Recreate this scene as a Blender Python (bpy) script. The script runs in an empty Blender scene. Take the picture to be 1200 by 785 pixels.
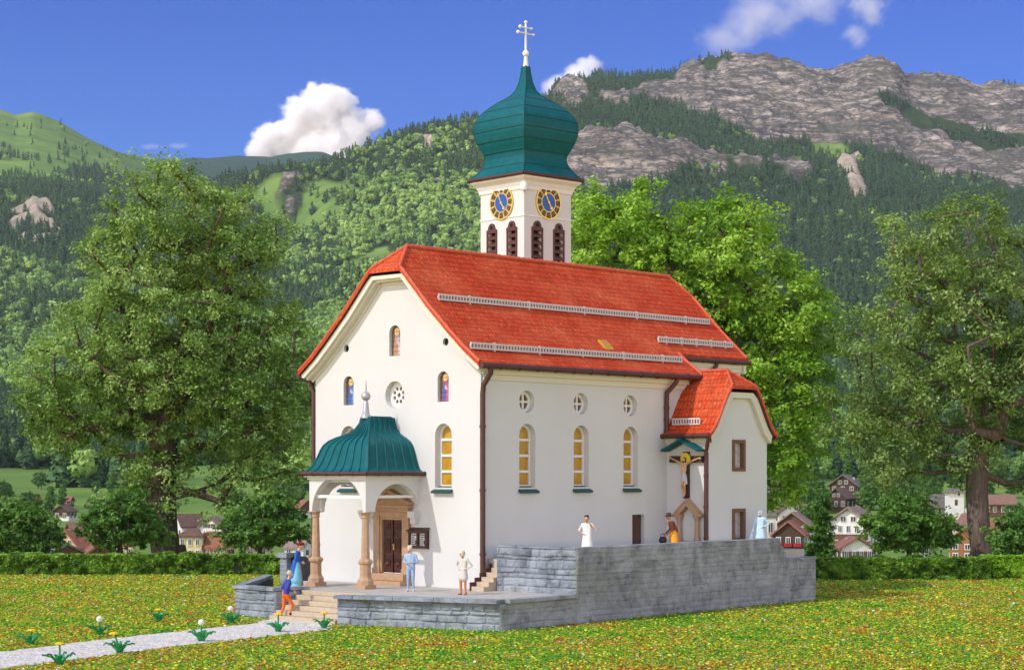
import bpy, bmesh, math, random
import numpy as np
from mathutils import Vector, Matrix
from mathutils.geometry import tessellate_polygon

SC = bpy.context.scene
COL = SC.collection
R = math.radians
random.seed(11)
RNG = np.random.default_rng(11)
PI = math.pi

# ------------------------------------------------------------------ mesh helpers
class MB:
    """collects faces of several materials; build() links them as one mesh object"""
    def __init__(s):
        s.v = []; s.f = []; s.m = []; s.sm = []
    def add(s, vs, fs, m=0, smooth=False):
        o = len(s.v)
        s.v.extend([tuple(p) for p in vs])
        for f in fs:
            s.f.append(tuple(i + o for i in f)); s.m.append(m); s.sm.append(smooth)
        return s
    def box(s, x0, x1, y0, y1, z0, z1, m=0):
        vs = [(x0,y0,z0),(x1,y0,z0),(x1,y1,z0),(x0,y1,z0),(x0,y0,z1),(x1,y0,z1),(x1,y1,z1),(x0,y1,z1)]
        return s.add(vs, [(0,3,2,1),(4,5,6,7),(0,1,5,4),(1,2,6,5),(2,3,7,6),(3,0,4,7)], m)
    def extrude(s, loop, vec, m=0, smooth=False):
        n = len(loop); vec = Vector(vec)
        a = [Vector(p) for p in loop]; b = [p + vec for p in a]
        fs = [tuple(range(n))[::-1], tuple(range(n, 2*n))]
        s.add(a + b, fs, m)
        s.add(a + b, [(i, (i+1) % n, n + (i+1) % n, n + i) for i in range(n)], m, smooth)
        return s
    def tube(s, pts, rad, n=8, m=0, smooth=True, cap=True):
        pts = [Vector(p) for p in pts]
        if not hasattr(rad, '__len__'): rad = [rad]*len(pts)
        rings = []
        prev = None
        for i, p in enumerate(pts):
            d = (pts[min(i+1, len(pts)-1)] - pts[max(i-1, 0)])
            if d.length < 1e-9: d = Vector((0,0,1))
            d.normalize()
            if prev is None:
                a = d.orthogonal().normalized()
            else:
                a = (prev - d * prev.dot(d))
                if a.length < 1e-6: a = d.orthogonal()
                a.normalize()
            prev = a
            b = d.cross(a)
            rings.append([p + (a*math.cos(2*PI*k/n) + b*math.sin(2*PI*k/n))*rad[i] for k in range(n)])
        vs = [q for r in rings for q in r]
        fs = []
        for i in range(len(rings)-1):
            for k in range(n):
                fs.append((i*n+k, i*n+(k+1)%n, (i+1)*n+(k+1)%n, (i+1)*n+k))
        s.add(vs, fs, m, smooth)
        if cap:
            s.add(rings[0], [tuple(range(n))[::-1]], m); s.add(rings[-1], [tuple(range(n))], m)
        return s
    def lathe(s, prof, c=(0,0,0), n=16, m=0, smooth=True, square=False, rot=0):
        """prof: list of (radius, z)"""
        vs = []
        for r, z in prof:
            for k in range(n):
                a = 2*PI*k/n + rot
                vs.append((c[0]+r*math.cos(a), c[1]+r*math.sin(a), c[2]+z))
        fs = [(i*n+k, i*n+(k+1)%n, (i+1)*n+(k+1)%n, (i+1)*n+k) for i in range(len(prof)-1) for k in range(n)]
        s.add(vs, fs, m, smooth)
        s.add(vs[:n], [tuple(range(n))[::-1]], m); s.add(vs[-n:], [tuple(range(n))], m)
        return s
    def ball(s, c, r, m=0, n=12, sx=1, sy=1, sz=1):
        k = n//2
        prof = [(max(1e-4, r*math.sin(PI*i/k)), -r*math.cos(PI*i/k)) for i in range(k+1)]
        o = len(s.v); s.lathe(prof, (0,0,0), n, m)
        for i in range(o, len(s.v)):
            x, y, z = s.v[i]; s.v[i] = (c[0]+x*sx, c[1]+y*sy, c[2]+z*sz)
        return s
    def xform(s, M):
        s.v = [tuple(M @ Vector(p)) for p in s.v]; return s
    def shell(s, vs, fs, t, m=0, mb=None, smooth=False):
        """thickens a surface downward by t (side faces on open edges)"""
        mb = m if mb is None else mb
        n = len(vs)
        low = [(p[0], p[1], p[2]-t) for p in vs]
        s.add(vs, fs, m, smooth)
        s.add(low, [tuple(reversed(f)) for f in fs], mb, smooth)
        cnt = {}
        for f in fs:
            for i in range(len(f)):
                a, b = f[i], f[(i+1) % len(f)]
                k = (min(a,b), max(a,b)); cnt.setdefault(k, []).append((a,b))
        side = [e[0] for e in cnt.values() if len(e) == 1]
        s.add(list(vs)+low, [(b, a, a+n, b+n) for a, b in side], m)
        return s
    def build(s, name, mats, parent=None, loc=None, rz=0, attr=None, bevel=0):
        me = bpy.data.meshes.new(name)
        me.from_pydata(s.v, [], s.f)
        if not isinstance(mats, (list, tuple)): mats = [mats]
        for m in mats: me.materials.append(m)
        me.polygons.foreach_set('material_index', s.m)
        me.polygons.foreach_set('use_smooth', s.sm)
        if attr:
            for k, (typ, dom, data) in attr.items():
                a = me.attributes.new(k, typ, dom)
                a.data.foreach_set('value' if typ == 'FLOAT' else 'color', np.asarray(data, dtype=np.float32).ravel())
        me.validate(); me.update()
        o = bpy.data.objects.new(name, me)
        COL.objects.link(o)
        if parent is not None: o.parent = parent
        if loc is not None: o.location = loc
        o.rotation_euler = (0, 0, rz)
        if bevel:
            bv = o.modifiers.new('edge', 'BEVEL'); bv.width = bevel; bv.segments = 2; bv.limit_method = 'ANGLE'; bv.angle_limit = R(40)
        return o

def np_mesh(name, v, quads, mats, attr=None, parent=None, smooth=False, midx=None):
    v = np.asarray(v, dtype=np.float32); q = np.asarray(quads, dtype=np.int32)
    k = q.shape[1]
    me = bpy.data.meshes.new(name)
    me.vertices.add(len(v)); me.vertices.foreach_set('co', v.ravel())
    me.loops.add(q.size); me.loops.foreach_set('vertex_index', q.ravel())
    me.polygons.add(len(q))
    me.polygons.foreach_set('loop_start', np.arange(0, q.size, k, dtype=np.int32))
    me.polygons.foreach_set('loop_total', np.full(len(q), k, dtype=np.int32))
    if not isinstance(mats, (list, tuple)): mats = [mats]
    for m in mats: me.materials.append(m)
    if midx is not None: me.polygons.foreach_set('material_index', np.asarray(midx, dtype=np.int32))
    me.polygons.foreach_set('use_smooth', np.full(len(q), bool(smooth)))
    if attr:
        for kk, (typ, dom, data) in attr.items():
            a = me.attributes.new(kk, typ, dom)
            a.data.foreach_set('value' if typ == 'FLOAT' else 'color', np.asarray(data, dtype=np.float32).ravel())
    me.update(calc_edges=True)
    o = bpy.data.objects.new(name, me); COL.objects.link(o)
    if parent is not None: o.parent = parent
    return o

def empty(name, loc=(0,0,0), rz=0):
    o = bpy.data.objects.new(name, None); COL.objects.link(o)
    o.location = loc; o.rotation_euler = (0,0,rz); o.empty_display_size = .3
    return o
def tag(o, label=None, cat=None, group=None, kind=None):
    if label: o['label'] = label
    if cat: o['category'] = cat
    if group: o['group'] = group
    if kind: o['kind'] = kind
    return o
def copy_tree(o, parent=None):
    c = o.copy(); COL.objects.link(c); c.parent = parent
    for ch in list(o.children): copy_tree(ch, c)
    return c

# ------------------------------------------------------------------ noise (numpy)
def _h(ix, iy, iz, seed):
    n = (ix.astype(np.int64)*374761393 + iy.astype(np.int64)*668265263 + iz.astype(np.int64)*2147483647 + seed*1274126177) & 0xffffffff
    n = ((n ^ (n >> 13)) * 1274126177) & 0xffffffff
    n = (n ^ (n >> 16)) & 0xffffffff
    return n.astype(np.float64)/4294967295.0
def vnoise(x, y, z=None, seed=0):
    x = np.asarray(x, float); y = np.asarray(y, float)
    z = np.zeros_like(x) if z is None else np.asarray(z, float)
    ix, iy, iz = np.floor(x), np.floor(y), np.floor(z)
    fx, fy, fz = x-ix, y-iy, z-iz
    fx, fy, fz = [f*f*f*(f*(f*6-15)+10) for f in (fx,fy,fz)]
    r = 0
    for dx in (0,1):
        for dy in (0,1):
            for dz in (0,1):
                w = (fx if dx else 1-fx)*(fy if dy else 1-fy)*(fz if dz else 1-fz)
                r = r + w*_h(ix+dx, iy+dy, iz+dz, seed)
    return r*2-1
def fbm(x, y, z=None, oct=4, seed=0, ridged=False):
    a, s, t = 1.0, 0, 0
    x = np.asarray(x, float); y = np.asarray(y, float)
    for o in range(oct):
        n = vnoise(x, y, z, seed+o*17)
        if ridged: n = 1-2*np.abs(n)
        s = s + a*n; t += a; a *= .5; x = x*2.03+11.3; y = y*2.03+5.7
        if z is not None: z = z*2.03+3.1
    return s/t
def in_poly(px, py, poly):
    px = np.asarray(px, float); py = np.asarray(py, float)
    r = np.zeros(px.shape, bool); n = len(poly)
    for i in range(n):
        x0, y0 = poly[i]; x1, y1 = poly[(i+1) % n]
        if y0 == y1: continue
        c = ((y0 > py) != (y1 > py)) & (px < (x1-x0)*(py-y0)/(y1-y0)+x0)
        r ^= c
    return r

# ------------------------------------------------------------------ materials
def new_mat(name):
    m = bpy.data.materials.new(name); m.use_nodes = True
    nt = m.node_tree
    for n in list(nt.nodes): nt.nodes.remove(n)
    out = nt.nodes.new('ShaderNodeOutputMaterial')
    return m, nt, out
def nd(nt, typ, **kw):
    n = nt.nodes.new(typ)
    for k, v in kw.items():
        if k.startswith('i_'):
            n.inputs[k[2:].replace('_', ' ')].default_value = v
        else: setattr(n, k, v)
    return n
def rgba(c): return (c[0], c[1], c[2], 1)
def mixc(nt, fac, a, b, mode='MIX'):
    n = nt.nodes.new('ShaderNodeMix'); n.data_type = 'RGBA'; n.blend_type = mode
    for sock, val in ((n.inputs[0], fac), (n.inputs[6], a), (n.inputs[7], b)):
        if hasattr(val, 'is_linked') or hasattr(val, 'links'): nt.links.new(val, sock)
        elif isinstance(val, (int, float)): sock.default_value = val
        else: sock.default_value = rgba(val)
    return n.outputs[2]
def ramp(nt, val, stops):
    n = nt.nodes.new('ShaderNodeValToRGB'); e = n.color_ramp.elements
    while len(e) < len(stops): e.new(.5)
    for el, (p, c) in zip(e, stops): el.position = p; el.color = rgba(c) if hasattr(c, '__len__') else (c,c,c,1)
    nt.links.new(val, n.inputs[0]); return n.outputs[0]
def noise(nt, scale, detail=4, rough=.55, vec=None, dist=0):
    n = nt.nodes.new('ShaderNodeTexNoise'); n.inputs['Scale'].default_value = scale
    n.inputs['Detail'].default_value = detail; n.inputs['Roughness'].default_value = rough; n.inputs['Distortion'].default_value = dist
    if vec is not None: nt.links.new(vec, n.inputs['Vector'])
    return n.outputs['Fac']
def bump(nt, h, strength=.3, dist=.02, nrm=None):
    b = nt.nodes.new('ShaderNodeBump'); b.inputs['Strength'].default_value = strength; b.inputs['Distance'].default_value = dist
    nt.links.new(h, b.inputs['Height'])
    if nrm is not None: nt.links.new(nrm, b.inputs['Normal'])
    return b.outputs[0]
def princ(nt, out, col, rough=.6, nrm=None, metal=0, spec=.4):
    p = nt.nodes.new('ShaderNodeBsdfPrincipled')
    if hasattr(col, 'links'): nt.links.new(col, p.inputs['Base Color'])
    else: p.inputs['Base Color'].default_value = rgba(col)
    if hasattr(rough, 'links'): nt.links.new(rough, p.inputs['Roughness'])
    else: p.inputs['Roughness'].default_value = rough
    p.inputs['Metallic'].default_value = metal; p.inputs['Specular IOR Level'].default_value = spec
    if nrm is not None: nt.links.new(nrm, p.inputs['Normal'])
    nt.links.new(p.outputs[0], out.inputs[0]); return p
def plain(name, c, rough=.6, var=.2, scale=4, bs=0, bd=.01, bscale=40, spec=.35, metal=0, c2=None):
    """one colour with noise wear and optional fine relief"""
    m, nt, out = new_mat(name)
    tc = nt.nodes.new('ShaderNodeTexCoord').outputs['Object']
    n = noise(nt, scale, 5, .6, tc)
    f = ramp(nt, n, [(.3, 0.), (.7, 1.)])
    c2 = c2 or tuple(x*(1-var) for x in c)
    col = mixc(nt, f, c, c2)
    nr = bump(nt, noise(nt, bscale, 4, .6, tc), bs, bd) if bs else None
    princ(nt, out, col, rough, nr, metal, spec); return m

M = {}
M['plaster'] = None
def plaster(name, c, stain=(.55,.5,.42)):
    m, nt, out = new_mat(name)
    tc = nt.nodes.new('ShaderNodeTexCoord').outputs['Object']
    big = ramp(nt, noise(nt, .35, 5, .6, tc), [(.35, 0.), (.75, 1.)])
    col = mixc(nt, big, c, tuple(x*.93 for x in c))
    mp = nt.nodes.new('ShaderNodeMapping'); mp.inputs['Scale'].default_value = (2.2, 2.2, .18); nt.links.new(tc, mp.inputs[0])
    st = ramp(nt, noise(nt, 1.4, 6, .65, mp.outputs[0]), [(.56, 0.), (.82, .30)])
    col = mixc(nt, st, col, stain)
    nr = bump(nt, noise(nt, 30, 4, .6, tc), .25, .01)
    princ(nt, out, col, .85, nr, 0, .2); return m
M['plaster'] = plaster('white_plaster', (.575,.57,.55))
M['trim'] = plaster('cream_trim', (.62,.585,.49))
M['white'] = plain('white_paint', (.70,.69,.67), .5, .08)
M['brown'] = plain('brown_gutter', (.085,.030,.022), .45, .3, 6, .15)
M['brownwood'] = plain('brown_wood', (.10,.045,.028), .6, .4, 8, .3, .01, 30)
M['sand'] = plain('sandstone', (.46,.29,.17), .75, .25, 5, .3, .01, 30)
M['step'] = plain('step_stone', (.50,.40,.28), .8, .2, 5, .3, .01, 30)
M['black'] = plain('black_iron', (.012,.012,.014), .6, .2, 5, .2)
M['dark'] = plain('dark_void', (.006,.006,.006), .9, .1)
M['gold'] = plain('gilded_metal', (.78,.55,.14), .35, .2, 20, 0, metal=.6)
M['silver'] = plain('grey_metal', (.42,.42,.44), .4, .15, 10, 0, metal=.3)
M['grate'] = plain('snow_guard_metal', (.58,.53,.52), .55, .15, 10)
M['blue'] = plain('clock_blue', (.018,.085,.33), .4, .1)
M['clockdark'] = plain('clock_numeral', (.010,.007,.006), .5, .2)
M['amber'] = plain('amber_glass', (.50,.27,.015), .35, .35, 2.5, .05, spec=.5)
M['teal'] = plain('teal_copper', (.003,.105,.118), .45, .3, 3, .7, .02, 26, .16)
M['tealdk'] = plain('teal_sill', (.006,.07,.075), .5, .3)
M['bark'] = None

def tile_mat(name, c, axes='yx', w=.175, h=.20, wear=(.74,.20,.08)):
    m, nt, out = new_mat(name)
    tc = nt.nodes.new('ShaderNodeTexCoord').outputs['Object']
    sp = nt.nodes.new('ShaderNodeSeparateXYZ'); nt.links.new(tc, sp.inputs[0])
    cb = nt.nodes.new('ShaderNodeCombineXYZ')
    nt.links.new(sp.outputs[0 if axes[0] == 'x' else 1], cb.inputs[0]); nt.links.new(sp.outputs[0 if axes[1] == 'x' else 1], cb.inputs[1])
    b = nt.nodes.new('ShaderNodeTexBrick'); nt.links.new(cb.outputs[0], b.inputs[0])
    b.inputs['Color1'].default_value = rgba(c); b.inputs['Color2'].default_value = rgba(tuple(x*.66 for x in c))
    b.inputs['Mortar'].default_value = rgba(tuple(x*.40 for x in c))
    b.inputs['Scale'].default_value = 1; b.inputs['Mortar Size'].default_value = .016; b.inputs['Mortar Smooth'].default_value = .3
    b.inputs['Brick Width'].default_value = w; b.inputs['Row Height'].default_value = h; b.inputs['Bias'].default_value = -.1
    f = ramp(nt, noise(nt, .5, 5, .65, tc), [(.42, 0.), (.78, .55)])
    col = mixc(nt, f, b.outputs[0], wear, 'MIX')
    f2 = ramp(nt, noise(nt, 7, 4, .7, tc), [(.36, .6), (.56, 0.)])
    col = mixc(nt, f2, col, tuple(x*.5 for x in c))
    # saw-tooth rows give each course its lower lip
    mth = nt.nodes.new('ShaderNodeMath'); mth.operation = 'MODULO'; nt.links.new(sp.outputs[0 if axes[1] == 'x' else 1], mth.inputs[0]); mth.inputs[1].default_value = h
    inv = nt.nodes.new('ShaderNodeMath'); inv.operation = 'SUBTRACT'; inv.inputs[0].default_value = 1; nt.links.new(b.outputs['Fac'], inv.inputs[1])
    nr = bump(nt, inv.outputs[0], .8, .05)
    f3 = ramp(nt, noise(nt, 5.5, 3, .7, tc), [(.58, 0.), (.72, .5)])
    col = mixc(nt, f3, col, (.86,.30,.15))  # pale flecks paint small highlights onto the tiles
    princ(nt, out, col, .7, nr, 0, .12); return m
M['tile_v'] = tile_mat('red_roof_tile', (.60,.060,.013))
M['tile_u'] = tile_mat('red_roof_tile_across', (.60,.060,.013), 'xy', .20, .21)
M['tile_ridge'] = plain('red_ridge_tile', (.60,.10,.04), .6, .35, 6, .3)

def stone_mat(name, c, c2, moss=(.16,.18,.10)):
    m, nt, out = new_mat(name)
    tc = nt.nodes.new('ShaderNodeTexCoord').outputs['Object']
    at = nt.nodes.new('ShaderNodeAttribute'); at.attribute_name = 'tint'
    col = mixc(nt, at.outputs['Fac'], c, c2)
    f = ramp(nt, noise(nt, 2.2, 7, .75, tc, .6), [(.42, 0.), (.70, .9)])
    col = mixc(nt, f, col, tuple(x*.40 for x in c))
    f = ramp(nt, noise(nt, .55, 6, .7, tc, 1.4), [(.40, 0.), (.62, .75)])
    col = mixc(nt, f, col, tuple(min(1, x*1.35) for x in c2))
    f = ramp(nt, noise(nt, .7, 5, .6, tc, 1.), [(.52, 0.), (.72, .55)])
    col = mixc(nt, f, col, moss)
    f = ramp(nt, noise(nt, 14, 5, .7, tc), [(.55, 0.), (.8, .5)])
    col = mixc(nt, f, col, tuple(min(1, x*1.5) for x in c2))
    nr = bump(nt, noise(nt, 16, 5, .7, tc), .6, .03)
    princ(nt, out, col, .85, nr, 0, .25); return m
M['stone'] = stone_mat('grey_wall_stone', (.15,.172,.205), (.245,.27,.30))
M['stonedk'] = stone_mat('weathered_wall_stone', (.19,.19,.20), (.285,.285,.295), (.20,.225,.165))

def leaf_mat(name, cols, trans=.35, rough=.5):
    m, nt, out = new_mat(name)
    at = nt.nodes.new('ShaderNodeAttribute'); at.attribute_name = 'tint'
    k = len(cols)
    col = ramp(nt, at.outputs['Fac'], [(i/(k-1), c) for i, c in enumerate(cols)])
    p = nt.nodes.new('ShaderNodeBsdfPrincipled'); nt.links.new(col, p.inputs['Base Color'])
    p.inputs['Roughness'].default_value = rough; p.inputs['Specular IOR Level'].default_value = .35
    t = nt.nodes.new('ShaderNodeBsdfTranslucent')
    tcol = mixc(nt, .5, col, (.22,.36,.02), 'MIX'); nt.links.new(tcol, t.inputs[0])
    mx = nt.nodes.new('ShaderNodeMixShader'); mx.inputs[0].default_value = trans
    nt.links.new(p.outputs[0], mx.inputs[1]); nt.links.new(t.outputs[0], mx.inputs[2])
    nt.links.new(mx.outputs[0], out.inputs[0]); return m
M['leaf_a'] = leaf_mat('broad_leaf', [(.06,.125,.022),(.16,.275,.045),(.28,.43,.09),(.42,.55,.20)])  # lightest tones of the tree palettes paint in sunlit leaf highlights
M['leaf_b'] = leaf_mat('sunny_leaf', [(.08,.17,.013),(.19,.385,.025),(.32,.54,.045),(.44,.64,.10)], .42)
M['leaf_c'] = leaf_mat('olive_leaf', [(.055,.10,.022),(.135,.22,.042),(.24,.35,.08),(.38,.49,.18)])
M['leaf_d'] = leaf_mat('bush_leaf', [(.025,.075,.014),(.06,.16,.022),(.12,.26,.035),(.20,.36,.07)])
M['leaf_h'] = leaf_mat('hedge_leaf', [(.03,.09,.010),(.11,.24,.018),(.23,.42,.035),(.36,.56,.08)])
M['leaf_hb'] = leaf_mat('bright_hedge_leaf', [(.07,.18,.010),(.21,.42,.018),(.34,.58,.035),(.46,.68,.07)])
def bark(name, c):
    m, nt, out = new_mat(name)
    tc = nt.nodes.new('ShaderNodeTexCoord').outputs['Object']
    mp = nt.nodes.new('ShaderNodeMapping'); mp.inputs['Scale'].default_value = (4, 4, .6); nt.links.new(tc, mp.inputs[0])
    n = noise(nt, 1.5, 6, .7, mp.outputs[0], .6)
    col = ramp(nt, n, [(.3, tuple(x*.35 for x in c)), (.52, c), (.75, tuple(x*1.7 for x in c))])
    princ(nt, out, col, .9, bump(nt, n, 1, .12), 0, .15); return m
M['bark'] = bark('brown_bark', (.15,.11,.09))
M['bark2'] = bark('dark_bark', (.10,.072,.052))
SKY_SAT = 1.1; SKY_HUE = .51; EXPO = .39; SKY_LOW = (.135,.29,.68); SKY_FILL = (4.4,2.85,1.85); HAZE = .000028; SUN_E = 2.5
# ------------------------------------------------------------------ camera, light, sky
HC = 5.54; FPX = 2271.; CXP = 600.; HY = 555.
cam = bpy.data.cameras.new('camera'); co = bpy.data.objects.new('camera', cam); COL.objects.link(co)
co.location = (0, 0, HC); co.rotation_euler = (R(90), 0, 0)
cam.sensor_width = 36; cam.lens = FPX/1200*36; cam.shift_y = (HY-392.5)/1200; cam.clip_end = 30000; cam.clip_start = .5
SC.camera = co
A = -math.atan2(2150, 2271)                      # the church is turned by this angle
CH = Vector((-1.2054, 75.0, 0))
UV = Vector((math.cos(A), math.sin(A), 0)); VV = Vector((-math.sin(A), math.cos(A), 0))
def W(u, v, z=0): return CH + UV*u + VV*v + Vector((0,0,z))
EL = R(43); AZ = R(15)
d = (UV*math.sin(AZ) + VV*math.cos(AZ))*math.cos(EL) + Vector((0,0,-math.sin(EL)))
sun = bpy.data.lights.new('sun', 'SUN'); sun.energy = SUN_E; sun.angle = R(.53); sun.color = (1, .955, .88)
so = bpy.data.objects.new('sun', sun); COL.objects.link(so); so.location = (-60, 0, 80)
so.rotation_euler = d.to_track_quat('-Z', 'Y').to_euler()
w = bpy.data.worlds.new('World'); SC.world = w; w.use_nodes = True
nt = w.node_tree
for n in list(nt.nodes): nt.nodes.remove(n)
sky = nt.nodes.new('ShaderNodeTexSky'); sky.sky_type = 'NISHITA'; sky.sun_disc = False
sky.sun_elevation = EL; sky.sun_rotation = math.atan2(-d.x, -d.y)
sky.altitude = 1200; sky.air_density = 1.0; sky.dust_density = .15; sky.ozone_density = 2.0
hs = nt.nodes.new('ShaderNodeHueSaturation'); hs.inputs['Saturation'].default_value = SKY_SAT
hs.inputs['Hue'].default_value = SKY_HUE
nt.links.new(sky.outputs[0], hs.inputs['Color'])
bg = nt.nodes.new('ShaderNodeBackground'); bg.inputs[1].default_value = .15
# the sky deepens toward the mountains, opposite the sun
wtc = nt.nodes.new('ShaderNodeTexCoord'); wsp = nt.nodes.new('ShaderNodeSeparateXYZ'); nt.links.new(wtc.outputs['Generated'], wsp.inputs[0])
# blue over the mountains; warm fill added overhead and behind to lift shaded walls
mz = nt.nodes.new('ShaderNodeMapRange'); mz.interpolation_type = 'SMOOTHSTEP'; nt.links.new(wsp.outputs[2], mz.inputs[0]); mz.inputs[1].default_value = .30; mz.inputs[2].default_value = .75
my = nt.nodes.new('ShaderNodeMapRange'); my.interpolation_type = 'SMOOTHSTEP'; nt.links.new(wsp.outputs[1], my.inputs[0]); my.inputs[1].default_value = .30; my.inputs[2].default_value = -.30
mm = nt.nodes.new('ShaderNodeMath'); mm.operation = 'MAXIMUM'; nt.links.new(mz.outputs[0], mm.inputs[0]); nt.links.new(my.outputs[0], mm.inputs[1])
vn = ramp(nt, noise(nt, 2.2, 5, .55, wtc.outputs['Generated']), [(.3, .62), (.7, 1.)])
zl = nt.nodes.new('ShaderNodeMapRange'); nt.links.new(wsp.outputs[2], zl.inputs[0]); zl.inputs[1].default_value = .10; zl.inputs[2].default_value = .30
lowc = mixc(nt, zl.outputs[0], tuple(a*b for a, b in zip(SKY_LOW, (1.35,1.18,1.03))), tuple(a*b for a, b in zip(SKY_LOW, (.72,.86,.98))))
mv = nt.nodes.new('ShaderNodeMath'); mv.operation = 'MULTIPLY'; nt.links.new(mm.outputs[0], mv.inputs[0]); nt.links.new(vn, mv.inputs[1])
wr = mixc(nt, mv.outputs[0], lowc, SKY_FILL)
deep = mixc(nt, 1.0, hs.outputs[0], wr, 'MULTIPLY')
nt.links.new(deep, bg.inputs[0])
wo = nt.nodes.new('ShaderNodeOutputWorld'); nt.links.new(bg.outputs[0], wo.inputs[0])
vs_ = SC.view_settings
SC.display_settings.display_device = 'sRGB'
vs_.view_transform = 'Standard'; vs_.look = 'None'; vs_.exposure = EXPO; vs_.gamma = 1; vs_.use_curve_mapping = False
SC.cycles.max_bounces = 8; SC.cycles.diffuse_bounces = 4; SC.cycles.transparent_max_bounces = 24; SC.cycles.transmission_bounces = 4
SC.cycles.use_denoising = True; SC.cycles.use_adaptive_sampling = True; SC.cycles.adaptive_threshold = .01

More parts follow.
